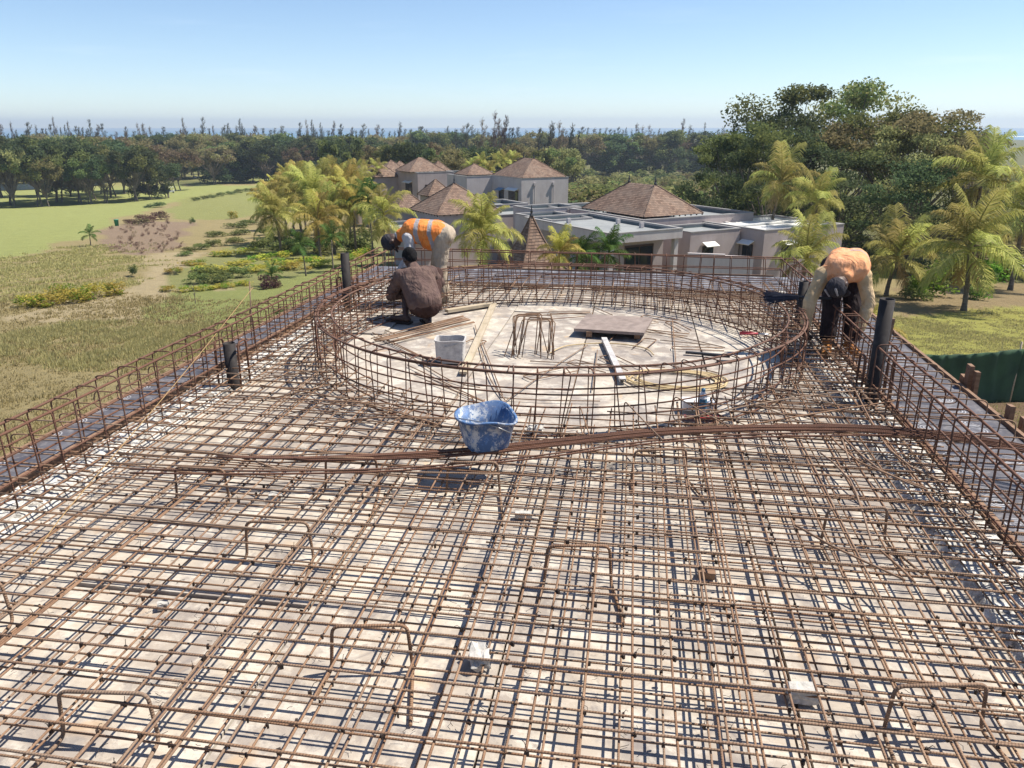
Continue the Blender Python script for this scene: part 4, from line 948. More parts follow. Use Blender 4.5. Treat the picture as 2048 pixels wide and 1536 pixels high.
TREES = dict(
    broad=[tree_mesh('broad%d' % i, 20+i, 46, 190, .022, .22, .6, 'leaf_dark', 'leaf_mid', .5, .35, 3, .3) for i in range(3)],
    dome=[tree_mesh('dome%d' % i, 40+i, 44, 180, .023, .12, .75, 'leaf_dark', 'leaf_mid', .45, 0, 1, .3) for i in range(3)],
    brown=[tree_mesh('brown%d' % i, 60+i, 40, 160, .021, .22, .6, 'leaf_brown', 'leaf_olive', .48, .4, 2, .3) for i in range(2)],
    olive=[tree_mesh('olive%d' % i, 70+i, 40, 170, .022, .15, .6, 'leaf_olive', 'leaf_mid', .48, .3, 1, .35) for i in range(2)],
    casu=[casu_mesh('casuarina%d' % i, 80+i, 'leaf_pine', 700, .19) for i in range(5)],
    casu_b=[casu_mesh('red_casuarina%d' % i, 90+i, 'leaf_pine_b', 700, .2) for i in range(2)])
def tree(kind, p, h, w, label, group=None, name='broadleaf_tree'):
    T, C = rnd.choice(TREES[kind]); t = thing(name, label, 'tree', p, rnd.uniform(0, 6.28) if 'casu' not in kind else rnd.uniform(-.5, .5), group)
    t.scale = (w, w, h); add('trunk', T, t); add('crown', C, t); return t
def tree_px(kind, x, ytop, D, wpx, label, group=None, name='broadleaf_tree', sink=.0):
    p = gdist(x, D); top_ = atd(x, ytop, D).z; h = top_-p.z; w = wpx*px_size(p); return tree(kind, p-Vector((0,0,sink)), h, w, label, group, name)
# --- tree belt beyond the fairway, left
GL = 'dark trees beyond the fairway'; LL = 'dark layered tree in the row beyond the golf fairway'
rg = random.Random(3)
for (x, yt, D, w) in ((-45,262,250,110),(10,258,256,120),(62,268,246,110),(100,262,260,120),(140,270,252,110),(178,275,262,110),(215,272,270,110),(128,256,285,120),(60,255,290,120),(255,285,250,100),(290,300,258,85),(322,305,262,70),(235,268,290,100),(10,285,243,80),(80,290,242,80),(165,300,246,70),(200,296,250,80),(-10,262,290,120),(190,262,295,110),(-95,264,250,110),(-150,268,255,110),(-200,262,262,110),(-260,266,250,110)):
    tree_px('broad' if rg.random() < .7 else rg.choice(['dome','olive']), x, yt+rg.uniform(0,16), D, w*1.05, LL, GL)
for (x, yt, D, w) in ((300,278,300,110),(345,290,300,95),(270,272,310,110)): tree_px('brown', x, yt, D, w, 'brownish tree at the right end of the fairway tree row', 'brownish trees ending the fairway row')
for (x, yt, D, w) in ((432,292,340,100),(462,280,345,110),(500,270,350,110),(530,272,340,100),(560,266,350,110),(592,272,345,100),(625,268,340,100),(655,272,335,100),(690,266,330,100),(725,268,325,110),(760,282,320,90)):
    tree_px('broad' if rg.random() < .5 else 'dome', x, yt, D, w, 'dark tree in the far grove beyond the second fairway', 'dark trees of the far grove')
tree_px('brown', 428, 285, 330, 90, 'reddish-brown tree at the left end of the far grove')
tree_px('brown', 598, 285, 330, 70, 'brownish tree in the middle of the far grove')
# --- casuarinas on the skyline
x = -420
while x < 1480:
    D = rg.uniform(400, 470); yt = (261 if x < 760 else 264)+10*noise.noise(Vector((x*.012, 1, 0)))-rg.uniform(-4, 16)-(14 if rg.random() < .12 else 0)
    tree_px('casu' if rg.random() < .75 else 'casu_b', x, yt, D, rg.uniform(45, 100), 'thin feathery casuarina on the skyline tree belt', 'casuarinas on the skyline', 'casuarina_tree')
    x += rg.uniform(7, 14) if x > -60 else rg.uniform(16, 28)
x = -430
while x < 1500:                                          # solid lower belt below them
    tree_px(rg.choice(['dome','olive','dome','brown']), x, (265 if x < 760 else 263)+rg.uniform(-4, 10), rg.uniform(370, 400), rg.uniform(80, 120), 'rounded tree in the low belt under the skyline casuarinas', 'rounded trees under the skyline'); x += rg.uniform(22, 38)
for (x, yt, D, w, k) in ((985,224,235,120,'casu_b'),(1003,230,238,110,'casu_b'),(960,238,240,110,'casu_b'),(1020,252,236,90,'casu'),(932,246,245,90,'casu'),(905,256,250,80,'casu'),(1092,246,240,120,'casu'),(1112,244,236,120,'casu_b'),(1132,250,238,110,'casu'),(1152,258,245,80,'casu'),(1075,256,245,90,'casu'),(818,262,260,60,'casu'),(712,258,270,70,'casu')):
    tree_px(k, x, yt, D, w*.95, 'tall feathery casuarina standing above the scrub in the middle distance', 'middle-distance casuarinas', 'casuarina_tree')
# --- dark rounded trees behind the villas
for (x, yt, D, w, k) in ((655,278,180,90,'dome'),(700,270,190,110,'dome'),(745,285,190,90,'olive'),(790,282,185,90,'dome'),(825,278,180,100,'dome'),(860,290,175,90,'dome'),(905,295,170,110,'olive'),(945,288,180,90,'dome'),(985,292,185,90,'dome'),(1030,285,190,100,'olive'),(880,282,200,90,'brown'),(770,275,205,100,'brown'),(1060,290,200,110,'olive'),(1120,292,195,100,'olive')):
    tree_px(k, x, yt, D, w, 'rounded tree in the wood behind the villas', 'rounded trees behind the villas')
# --- scrub
BUSH = dict(mid=[bush_mesh('scrub%d' % i, 100+i, 900, .05, 'leaf_mid', 'leaf_olive') for i in range(2)], olive=[bush_mesh('scrub_o%d' % i, 110+i, 900, .05, 'leaf_olive', 'leaf_brown') for i in range(2)],
            dark=[bush_mesh('scrub_d%d' % i, 120+i, 900, .05, 'leaf_dark', 'leaf_mid') for i in range(2)], yellow=[bush_mesh('yellow_b%d' % i, 130+i, 700, .05, 'leaf_yellow', 'leaf_bright', 12) for i in range(2)],
            bright=[bush_mesh('bright_b%d' % i, 140+i, 900, .05, 'leaf_bright', 'leaf_mid', 12) for i in range(2)], purple=[bush_mesh('purple_b%d' % i, 150+i, 600, .05, 'leaf_purple', 'leaf_brown') for i in range(2)],
            dry=[bush_mesh('dry_b%d' % i, 160+i, 300, .06, 'leaf_dry', 'leaf_dry', 4) for i in range(2)], hedge=[bush_mesh('hedge%d' % i, 170+i, 900, .045, 'leaf_mid', 'leaf_dark', 14) for i in range(2)])
def bush(kind, p, w, h, label, group=None, name='shrub', cat='shrub', wy=None):
    o = add(name, rnd.choice(BUSH[kind]), None, p, rnd.uniform(0, 6.28)); o.scale = (w, wy or w, h); return tag(o, label, cat, group)
def bush_px(kind, x, y, wpx, hpx, label, group=None, name='shrub', cat='shrub'):
    p = gat(x, y); k = px_size(p); return bush(kind, p, wpx*k, hpx*k, label, group, name, cat)
n = 0
for i in range(235):                                     # the scrub slope
    D = rg.uniform(95, 330); x = rg.uniform(1080, 1470) if D > 150 else rg.uniform(1120, 1460); p = gdist(x, D); h = rg.uniform(3.2, 6.8); w = rg.uniform(6, 12)
    k = rg.choice(['mid', 'olive', 'olive', 'olive', 'mid', 'dark'])
    bush(k, p, w, h, 'rounded bush in the scrub slope behind the villas', 'bushes of the scrub slope', 'scrub_bush', 'bush')
for i in range(46):
    D = rg.uniform(70, 300); x = rg.uniform(1900, 2150); p = gdist(x, D); bush(rg.choice(['olive', 'mid', 'olive']), p, rg.uniform(5, 9), rg.uniform(2.5, 4.5)+ (6 if D > 180 else 0), 'olive bush behind the lawn palms at the right', 'bushes behind the lawn palms', 'scrub_bush', 'bush')

# --- the big trees on the right
def big_tree(name, seed, p, h, w, ncl, per, ls, z0, lm, lm2, flat, umb, label, mixp=.3, spread=.5):
    T, C = tree_mesh(name, seed, ncl, per, ls, z0, flat, lm, lm2, spread, umb, 2, mixp); t = thing('broadleaf_tree', label, 'tree', p, 0); t.scale = (w, w, h); add('trunk', T, t); add('crown', C, t)
def big_px(seed, x, yt, D, wpx, *a, **k):
    p = gdist(x, D); big_tree('big%d' % seed, seed, p, atd(x, yt, D).z-p.z, wpx*px_size(p), *a, **k)
big_px(201, 1580, 158, 92, 300, 60, 300, .012, .1, 'leaf_mid', 'leaf_dark', .5, 0, 'tallest spreading tree at the right behind the villa, green crown against the sky', .45)
big_px(202, 1700, 156, 98, 270, 60, 280, .012, .15, 'leaf_olive', 'leaf_mid', .45, 0, 'spreading olive tree right of the tallest tree, reaching as high', .35)
big_px(203, 1480, 235, 82, 200, 50, 280, .013, .05, 'leaf_dark', 'leaf_mid', .4, 0, 'dark layered tree at the left foot of the tallest tree', .5)
big_px(204, 1560, 240, 76, 220, 52, 260, .013, .05, 'leaf_dark', 'leaf_mid', .4, 0, 'dark tree below the tallest tree, behind the pair of palms', .4)
big_px(205, 1820, 205, 88, 300, 64, 300, .012, .15, 'leaf_olive', 'leaf_mid', .45, .2, 'broad olive tree at the right with a flat wind-swept crown', .3)
big_px(206, 1870, 212, 84, 220, 46, 260, .012, .45, 'leaf_olive', 'leaf_brown', .35, .6, 'flat-topped acacia-like tree at the right end of the big trees', .3)
big_px(207, 1700, 290, 70, 260, 52, 260, .013, .05, 'leaf_dark', 'leaf_mid', .45, 0, 'dark tree mass behind the white-roofed wing', .4)
big_px(208, 1840, 300, 66, 240, 52, 260, .013, .02, 'leaf_dark', 'leaf_olive', .45, 0, 'dark tree mass behind the lawn palms', .4)
big_px(209, 1960, 270, 76, 190, 46, 240, .013, .1, 'leaf_olive', 'leaf_mid', .5, 0, 'olive tree behind the rightmost palms', .3)
big_px(210, 1420, 300, 74, 130, 34, 240, .016, .02, 'leaf_dark', 'leaf_mid', .5, 0, 'low dark tree just right of the shingled villa roof', .4)

# --- palms
def frond_mesh(name, el, droop, L, seed, lm, nl=50, wind=.0, ll=.44):
    rg = random.Random(seed); m = MB(); pts = []; p = Vector((0,0,0)); n = 14; a = el
    for i in range(n+1):
        pts.append(p.copy()); p = p+Vector((math.cos(a), wind*.25*(i/n), math.sin(a)))*L/n; a -= droop/n*(.4+1.2*i/n)
    m.tube(pts, [.022*(1-.85*i/n) for i in range(n+1)], 4)
    for k in range(nl):
        t = .12+.88*k/(nl-1); i = min(int(t*n), n-1); f = t*n-i; q = pts[i].lerp(pts[i+1], f); tg = (pts[i+1]-pts[i]).normalized(); sd = Vector((0,1,0)); nr = tg.cross(sd)
        l = ll*(1-.55*abs(t-.42)/.58)*rg.uniform(.85, 1.15)
        for s_ in (-1, 1):
            d = (tg*rg.uniform(.5,.8)+sd*s_*.75+Vector((0,0,rg.uniform(-.3,.05)))).normalized(); e = q+d*l*.55; g_ = e+(d*.55+Vector((0,0,-.62))).normalized()*l*.5; w = tg*.0085
            b = len(m.v); m.v += [tuple(q-w), tuple(q+w), tuple(e+w), tuple(e-w), tuple(g_)]; m.face([b, b+1, b+2, b+3]); m.face([b+3, b+2, b+4])
    return m.mesh(name, M[lm])
FR = {}
for key, lm in (('y', 'frond'), ('g', 'frond_g'), ('Y', 'frond_y')):
    FR[key] = [frond_mesh('frond_%s%d' % (key, i), R(e), R(dr), L, 300+i, lm) for i, (e, dr, L) in enumerate(((82, 45, 1.0), (66, 75, 1.05), (48, 95, 1.05), (30, 95, 1.0), (10, 80, .95), (-25, 50, .85)))]
FR['d'] = [frond_mesh('frond_dry%d' % i, R(-50-15*i), R(25), .8, 330+i, 'frond_dry') for i in range(2)]
def palm(p, trunk_h, rad, label, group=None, key='y', nf=20, name='coconut_palm', lean=(0,0), dry=1, tr=.11):
    t = thing(name, label, 'palm', p, rnd.uniform(0, 6.28), group); tr = tr*rad/2.4 if trunk_h > 0 else tr
    m = MB(); n = 12; pts, rr = [], []
    for i in range(n+1):
        f = i/n; pts.append((lean[0]*f*f, lean[1]*f*f, trunk_h*f-.1*(i == 0))); rr.append(tr*(1.5 if i == 0 else 1.05-.35*f)*(1.06 if i % 2 else .96))
    m.tube(pts, rr, 9); m.build('trunk', M['bark'], t, True)
    top_ = Vector(pts[-1]); MB().tube([top_-Vector((0,0,.12)), top_+Vector((0,0,.1*rad)), top_+Vector((0,0,.28*rad))], [tr*.8, tr*.95, tr*.35], 8).build('crown_shaft', M[{'y':'frond','g':'frond_g','Y':'frond_y'}[key]], t, True)
    for i in range(nf):
        lv = min(5, int(6*i/nf)); o = add('frond', FR[key][lv], t, top_+Vector((0,0,.06*rad*(5-lv)*.4))); s_ = rad*rnd.uniform(.85, 1.12); o.scale = (s_, s_, s_); o.rotation_euler = (R(rnd.uniform(-14, 14)), R(rnd.uniform(-8, 8)), i*2.39996+rnd.uniform(-.25, .25))
    for i in range(dry): o = add('frond', rnd.choice(FR['d']), t, top_); o.scale = (rad*.8,)*3; o.rotation_euler.z = rnd.uniform(0, 6.28); o['label'] = 'dry hanging frond'
    return t
def palm_px(x, yb_, yc, radpx, label, group=None, D=None, **k):
    p = gat(x, yb_) if D is None else gdist(x, D); s_ = px_size(p); c = atd(x, yc, math.hypot(p.x, p.y)); k.setdefault('lean', (rnd.uniform(-.35, .35), rnd.uniform(-.35, .35))); palm(p, max(.15, c.z-p.z), radpx*.8*s_, label, group, **k)
palm_px(1927, 622, 505, 140, 'tall yellow-green coconut palm standing on the lawn at the right', dry=3, nf=19)
palm_px(1772, 592, 520, 115, 'yellow-green palm right behind the bending worker by the tall pipe', key='y', nf=16)
palm_px(1596, 610, 520, 105, 'yellowish palm in front of the white-roofed wing', key='y', nf=17)
palm_px(1800, 700, 690, 95, 'low young yellow palm beside the lawn-side formwork', D=21, key='Y', nf=11, dry=0)
palm_px(1553, 470, 372, 92, 'left one of the two tall palms before the big trees', D=60, nf=18)
palm_px(1652, 480, 408, 85, 'right one of the two tall palms before the big trees', D=56, nf=18)
palm_px(1975, 500, 368, 125, 'tall palm behind the lawn palm, against the olive trees', D=66, nf=18, key='y')
palm_px(2075, 520, 430, 120, 'palm half cut off by the right picture edge', D=60, nf=18)
palm_px(955, 560, 475, 100, 'large yellow-green palm right of the bending worker in the orange vest', D=33, nf=22)
palm_px(1112, 560, 510, 62, 'yellow palm in front of the pointed shingle spire', D=32, nf=18, key='Y')
palm_px(1165, 560, 515, 60, 'small green palm between the yellow palm and the terrace', D=33, nf=16, key='g')
palm_px(1215, 560, 510, 65, 'dark green palm below the terrace roof', D=34, nf=18, key='g', dry=0)
GP = 'yellow palms of the garden grove'; LPm = 'yellow-green palm in the dense garden grove left of the villas'
for (x, D, yc, r) in ((545,52,428,58),(622,54,392,60),(655,52,420,60),(590,60,380,55),(640,66,370,50),(690,60,380,55),(560,64,388,50),(600,70,365,45),(670,72,362,45),(700,52,410,55),(530,62,405,45),(625,48,440,55),(660,78,352,40),(575,80,362,40),(720,66,378,45)):
    palm_px(x, 0, yc+8, r*1.28, LPm, GP, D=D*1.38, nf=20, key='Y' if rg.random() < .5 else 'y')
palm_px(758, 0, 432, 75, 'palm just left of the flat-roofed pavilion, with hanging yellow fronds', D=44, nf=18, dry=3)
palm_px(735, 0, 400, 55, 'greyish green palm behind the pavilion palm', D=60, nf=16, key='g')
palm_px(612, 552, 488, 40, 'slender young palm on the garden lawn, left of its twin', key='g', nf=12, dry=0)
palm_px(667, 545, 480, 42, 'slender young palm on the garden lawn, right of its twin', key='g', nf=12, dry=0)
palm_px(182, 492, 470, 26, 'small dark wind-bent palm at the edge of the fairway', key='g', nf=9, dry=0)
palm_px(545, 572, 552, 34, 'low bushy palm beside the purple shrub', key='g', nf=12, dry=0)
for (x, D, yc) in ((940,110,338),(965,115,330),(990,120,328),(1010,112,325),(975,105,345),(1030,125,322),(700,95,348),(730,100,345),(760,110,340)):
    palm_px(x, 0, yc, 28, 'far yellowish palm behind the villa roofs', 'far palms behind the roofs', D=D, nf=13, dry=0)
# --- garden shrubs on the left
for (x, y, w, h) in ((65,612,60,30),(105,612,70,34),(150,606,60,36),(195,598,60,40),(232,590,50,34),(130,598,60,40)): bush_px('yellow', x, y, w, h, 'yellow-leaved shrub in the row at the edge of the tall grass', 'yellow shrubs by the tall grass')
for (x, y, w, h) in ((340,584,40,14),(375,583,45,15),(412,580,45,14),(450,577,45,14),(485,572,40,14)): bush_px('yellow', x, y, w, h, 'low yellow border plant along the garden lawn', 'yellow border along the lawn')
for (x, y, w, h) in ((395,568,60,30),(440,565,70,34),(480,556,60,30),(420,555,70,30)): bush_px('hedge', x, y, w, h, 'rounded green shrub behind the yellow lawn border', 'rounded green shrubs by the lawn')
for (x, y, w, h) in ((440,548,80,16),(520,545,70,18),(590,540,70,18),(650,535,60,20),(350,545,40,12),(500,508,60,14),(450,512,60,14),(560,515,50,16),(420,540,70,12),(480,532,70,12),(560,528,60,14),(620,524,60,14),(700,520,60,20),(390,530,60,12),(730,512,50,22),(520,520,60,14)): bush_px('yellow', x, y, w, h, 'low yellow-green plant in the garden bed', 'garden bed plants')
for (x, y, w, h) in ((370,512,40,14),(400,500,50,16),(430,492,50,18),(470,485,50,16),(430,474,50,16),(480,470,50,18),(470,456,60,14),(500,450,50,14),(380,504,40,14),(560,500,50,26),(590,480,60,26),(700,490,60,40),(735,480,60,40),(540,470,50,22)): bush_px('hedge', x, y, w, h, 'clipped green hedge clump in the terraced garden', 'garden hedge clumps')
for (x, y, w, h) in ((530,578,40,36),(548,576,34,30)): bush_px('purple', x, y, w, h, 'dark purple shrub by the garden lawn', 'purple shrubs by the lawn')
for (x, y, w, h) in ((285,450,50,22),(300,446,50,24),(318,440,40,22),(270,448,40,14)): bush_px('purple', x, y, w, h, 'brown-purple shrub on the fairway bank', 'brown-purple shrubs on the bank')
bush_px('dark', 312, 415, 46, 12, 'very dark low shrub at the top of the fairway bank')
for i in range(7): bush_px('hedge', 390+i*18, 402-i*3.2, 24, 10, 'low hedge clump edging the fairway before the palms', 'low hedge edging the fairway')
for i in range(70):
    x, y = rg.uniform(215, 365), rg.uniform(448, 508)
    bush_px('dry', x, y, rg.uniform(8, 14), rg.uniform(7, 12), 'small brown tuft on the bare pinkish bank', 'brown tufts on the bare bank', 'dry_tuft', 'shrub')
for (x, y, w, h) in ((530,500,60,34),(560,492,60,34),(595,500,60,40),(630,498,60,44),(665,500,60,44),(700,504,60,44),(580,510,50,30),(650,512,50,30),(725,505,60,46)): bush_px('hedge', x, y, w, h, 'leafy green shrub under the garden palm grove', 'shrubs under the palm grove')
bush_px('yellow', 466, 438, 24, 20, 'single bright yellow shrub behind the hedges')
bush_px('dark', 270, 556, 22, 26, 'dark cycad-like plant beside the dry path')
bush_px('dark', 385, 448, 12, 16, 'dark grey-green small shrub alone on the slope')
for (x, y, w, h) in ((1868,590,90,70),(1900,570,80,60),(1980,575,90,70),(2010,560,80,60),(1840,590,60,50),(1960,600,50,40),(1710,640,60,30),(1830,600,60,50)): bush_px('bright', x, y, w, h, 'glossy bright green shrub on the bank behind the lawn', 'bright green shrubs behind the lawn')
bush_px('hedge', 1742, 470, 80, 75, 'round green shrub tree behind the palm by the white-roofed wing')
bush_px('dry', 1890, 500, 90, 80, 'greyish dry bush behind the lawn palm')
for (x, y, w, h) in ((1400,590,70,22),(1470,590,70,26),(1530,590,70,24),(1330,585,60,20),(1290,585,60,24)): bush_px('bright', x, y, w, h, 'bright green hedge plant below the far rebar cage', 'hedge plants below the far cage')
o = tag(bush_px('hedge', 575, 640, 70, 40, 'x'), 'dark round hedge just outside the meadow-side roof edge', 'shrub')
# --- tall grass on the meadow
def grass_patch(name, polys, n, h0, h1, lm, label, seed):
    rg = random.Random(seed); P = [[gat(x, y).xy for x, y in q] for q in polys]; m = MB(); k = 0; bounds = [(min(a.x for a in q), max(a.x for a in q), min(a.y for a in q), max(a.y for a in q)) for q in P]
    area = [(b[1]-b[0])*(b[3]-b[2]) for b in bounds]
    while k < n:
        i = rg.choices(range(len(P)), area)[0]; b = bounds[i]; x, y = rg.uniform(b[0], b[1]), rg.uniform(b[2], b[3]); d = math.hypot(x, y)
        jx, jy = d*.06*noise.noise(Vector((x*.35, y*.35, 11+seed))), d*.06*noise.noise(Vector((x*.35, y*.35, 17+seed)))
        if not inside((x+jx+rg.gauss(0, d*.012), y+jy+rg.gauss(0, d*.012)), P[i]): continue
        if .6*noise.noise(Vector((x*.28, y*.28, seed)))+.5*noise.noise(Vector((x*1.1, y*1.1, seed+4))) < rg.uniform(-.35, .25): continue
        z = gz(x, y); hh = rg.uniform(h0, h1)*(1+.5*noise.noise(Vector((x*.3, y*.3, 3))))
        for q in range(4):
            a = rg.uniform(0, 6.28); l = rg.uniform(.15, .5)*hh; w = Vector((math.cos(a+1.57), math.sin(a+1.57), 0))*.011*(1+d*.03); p = Vector((x+rg.uniform(-.08,.08), y+rg.uniform(-.08,.08), z-.02)); tip = p+Vector((math.cos(a)*l+.1*hh, math.sin(a)*l, hh*rg.uniform(.6, 1)))
            i0 = len(m.v); m.v += [tuple(p-w), tuple(p+w), tuple(tip)]; m.face([i0, i0+1, i0+2])
        k += 1
    o = m.build(name, M[lm]); o['kind'] = 'stuff'; o['label'] = label; return o
grass_patch('tall_grass', [[(-120,700),(60,660),(200,645),(300,650),(400,650),(420,690),(380,720),(260,745),(130,740),(20,720),(-120,735)]], 12000, .07, .26, 'grass_g', 'tall green-brown grass in the meadow before the roof', 1)
grass_patch('tall_grass', [[(-150,520),(60,520),(190,490),(240,510),(280,520),(270,560),(200,590),(60,605),(-150,610)]], 12000, .07, .28, 'grass', 'tall dry grass above the yellow shrubs', 2)
grass_patch('meadow_grass', [[(-250,600),(330,585),(560,620),(560,660),(350,760),(0,925),(-250,925)]], 15000, .06, .2, 'grass', 'short dry meadow grass', 3)
grass_patch('lawn_grass', [[(1780,640),(2120,615),(2120,740),(1780,740)], [(1840,800),(2150,790),(2150,920),(1900,900)]], 9000, .04, .12, 'grass_g', 'lawn and verge grass at the right', 4)
# sapling
p = gat(391, 608); k = px_size(p); t = thing('sapling', 'thin leafless sapling alone on the garden lawn', 'tree', p); m = MB(); m.tube([(0,0,-.05), (.02,0,.5), (0,0,1.1)], [.025,.018,.006], 5); m.build('trunk', M['bark'], t)
m = MB()
for i in range(16): a = rnd.uniform(0, 6.28); z = rnd.uniform(.35, 1); m.tube([(0,0,z), (math.cos(a)*.22, math.sin(a)*.22, z+.2)], [.009,.003], 4)
m.build('twigs', M['bark'], t)

# ================================================================== VILLAS
def hip_roof(t, c, ax, lx, ly, z, h, ridge, finials=2, name='roof', curve=.0, courses=None, over=0):
    """hipped roof in stepped shingle courses; ax = angle of the long side"""
    n = courses or max(8, int(math.hypot(ly/2, h)/.17)); m = MB(); prev = None
    def ringp(f, zoff=0, grow=0):
        g = f if not curve else f**(1-curve*.55) if curve > 0 else f
        w = (lx/2)*(1-g)+(ridge/2)*g+grow; d = (ly/2)*(1-g)+.03*g+grow
        return [Vector((c[0], c[1], 0))+rot2((sx*w, sy_*d, 0), ax)+Vector((0, 0, z+h*f+zoff)) for sx, sy_ in ((-1,-1),(1,-1),(1,1),(-1,1))]
    for i in range(n):
        a = ringp(i/n, 0, .018); b = ringp((i+1)/n, .0, .0); a0 = ringp(i/n, -.022, .018)
        for k in range(4):
            k2 = (k+1) % 4; L = (a[k2]-a[k]).length; o_ = .1*(i % 2); v0, v1 = i*.17, (i+1)*.17; b_ = len(m.v)
            m.v += [tuple(a[k]), tuple(a[k2]), tuple(b[k2]), tuple(b[k])]; s_ = (L-(b[k2]-b[k]).length)/2; m.face([b_, b_+1, b_+2, b_+3], [(o_, v0), (o_+L, v0), (o_+L-s_, v1), (o_+s_, v1)])
            b_ = len(m.v); m.v += [tuple(a0[k]), tuple(a0[k2]), tuple(a[k2]), tuple(a[k])]; m.face([b_, b_+1, b_+2, b_+3], [(0, 0), (L, 0), (L, .02), (0, .02)])
    q = ringp(1.0); b_ = len(m.v); m.v += [tuple(v) for v in q]; m.face([b_, b_+1, b_+2, b_+3]); q = ringp(0, -.03, .0); b_ = len(m.v); m.v += [tuple(v) for v in q]; m.face([b_+3, b_+2, b_+1, b_])
    ro = m.build(name, M['shingle'], t)
    # hip tiles and finials
    for k in range(4):
        pts = [ringp(i/8)[k]+Vector((0,0,.02)) for i in range(9)]; MB().tube(pts, .045, 5).build('hip_cap', M['shingle'], ro)
    for s_ in ((-1, 1) if finials == 2 else (0,) if finials == 1 else ()):
        p = Vector((c[0], c[1], 0))+rot2((s_*ridge/2, 0, 0), ax)+Vector((0,0,z+h)); MB().lathe([(.10,0),(.11,.08),(.05,.2),(.07,.3),(.035,.4),(.012,.62)], 8, p).build('finial', M['finial'], ro)
    f = MB(); n2 = int(lx/.35)                          # rafter ends under the eaves
    for k, L in ((0, lx), (1, ly), (2, lx), (3, ly)):
        q = ringp(0, -.07, -.06); 
        for i in range(int(L/.5)+1):
            p = q[k].lerp(q[(k+1) % 4], i/(int(L/.5))); f.box(p, (.07,.07,.09), ax)
    f.build('rafter_ends', M['frame'], ro)['kind'] = 'stuff'
    return ro
def block(t, c, ax, lx, ly, z0, z1, mt='stucco', roof='flatroof', par=.25, name='wall'):
    """a walled block with a parapet round a sunk flat roof; local +x along ax"""
    C0 = Vector((c[0], c[1], 0)); th = .18
    for (u, v, a, b) in ((0, -ly/2+th/2, lx, th), (0, ly/2-th/2, lx, th), (-lx/2+th/2, 0, th, ly-2*th), (lx/2-th/2, 0, th, ly-2*th)):
        MB().box(C0+rot2((u, v, 0), ax)+Vector((0,0,(z0+z1)/2)), (a, b, z1-z0), ax).build(name, M[mt], t)
    r = MB().box(C0+Vector((0,0,z1-par-.05)), (lx-2*th-.01, ly-2*th-.01, .1), ax).build('flat_roof', M[roof], t)
    if par > .1:
        m = MB()
        for (u, v, a, b) in ((0, -ly/2+th+.02, lx-2*th-.02, .03), (0, ly/2-th-.02, lx-2*th-.02, .03), (-lx/2+th+.02, 0, .03, ly-2*th-.1), (lx/2-th-.02, 0, .03, ly-2*th-.1)): m.box(C0+rot2((u, v, 0), ax)+Vector((0,0,z1-par/2-.03)), (a, b, par-.06), ax)
        m.build('upstand', M['parapet' if roof == 'flatroof' else 'whiteroof'], r)
    m = MB()                                            # coping
    for (u, v, a, b) in ((0, -ly/2+th/2, lx+.06, th+.06), (0, ly/2-th/2, lx+.06, th+.06), (-lx/2+th/2, 0, th+.06, ly-2*th-.07), (lx/2-th/2, 0, th+.06, ly-2*th-.07)): m.box(C0+rot2((u, v, 0), ax)+Vector((0,0,z1+.03)), (a, b, .06), ax)
    m.build('coping', M['coping'], t)
def opening(t, p, nrm, w, h, awn=None, door=False):
    """window set into a wall: frame, panes, optional awning. nrm = outward angle"""
    p = Vector(p); a = nrm+math.pi/2; out = rot2((1,0,0), nrm)
    wi = MB().box(p+out*.012, (w, .05, h), a).build('window', M['frame'], t)
    for s_ in (-1, 1): MB().box(p+rot2((s_*w*.245, 0, 0), a)+out*.045, (w*.44, .03, h*.9), a).build('pane', M['glass'], wi)
    if awn:
        c = p+Vector((0,0,h/2+.12))+out*.27; MB().box(c, (w+.15, .55, .05), a, Matrix.Rotation(R(24)*(1), 3, 'X')).build('awning', M[awn], t)
def spout(t, p, nrm, L):
    out = rot2((1,0,0), nrm); p = Vector(p)
    d = MB().box(p+out*.12, (.26,.2,.3), nrm+math.pi/2).build('rain_hopper', M['stucco_l'], t); MB().tube([p+out*.1-Vector((0,0,.1)), p+out*.1-Vector((0,0,L))], .055, 8).build('downpipe', M['stucco_l'], d)
AX = R(38)                                              # villa axes: long right-hand faces run at 38 degrees
def loc(o, u, v): return Vector((o.x, o.y, 0))+rot2((u, v, 0), AX)
NR, NL = AX-math.pi/2, AX+math.pi                        # outward normals of the lit right-hand face and the shaded left-hand face
# villa with the big hipped roof
N = at(1221, 469, CH-5.85); g0 = gz(N.x, N.y)-.6; v = thing('villa', 'mauve-grey villa with the large brown hipped shingle roof and flat terraces', 'villa', (0,0,0))
zT = CH-5.85
# front terrace roof slab: near corner N, runs right (AX) 5.4 and back-left 10
block(v, loc(N, 2.7, 5.0), AX, 5.4, 10.0, zT-.55, zT, 'stucco_l', 'flatroof', .22, 'roof_slab')
MB().box(loc(N, 3.2, 5.6)+Vector((0,0,(g0+zT-.6)/2)), (4.0, 8.2, zT-.6-g0), AX).build('wall', M['stucco'], v)
for u, vv in ((.25, .3), (5.1, .3)): MB().box(loc(N, u, vv)+Vector((0,0,(g0+zT-.56)/2)), (.3,.3,zT-.56-g0), AX).build('column', M['stucco_l'], v)
opening(v, loc(N, 3.3, 1.49)+Vector((0,0,zT-2.2)), NR, 2.2, 2.4); opening(v, loc(N, 1.19, 4.0)+Vector((0,0,zT-2.2)), NL, 2.6, 2.3)
for u, vv in ((4.6, 3.0), (4.6, 5.5), (2.0, 7.5)): MB().box(loc(N, u, vv)+Vector((0,0,zT-.05)), (.25,.2,.3), AX).build('roof_vent', M['stucco_l'], v)
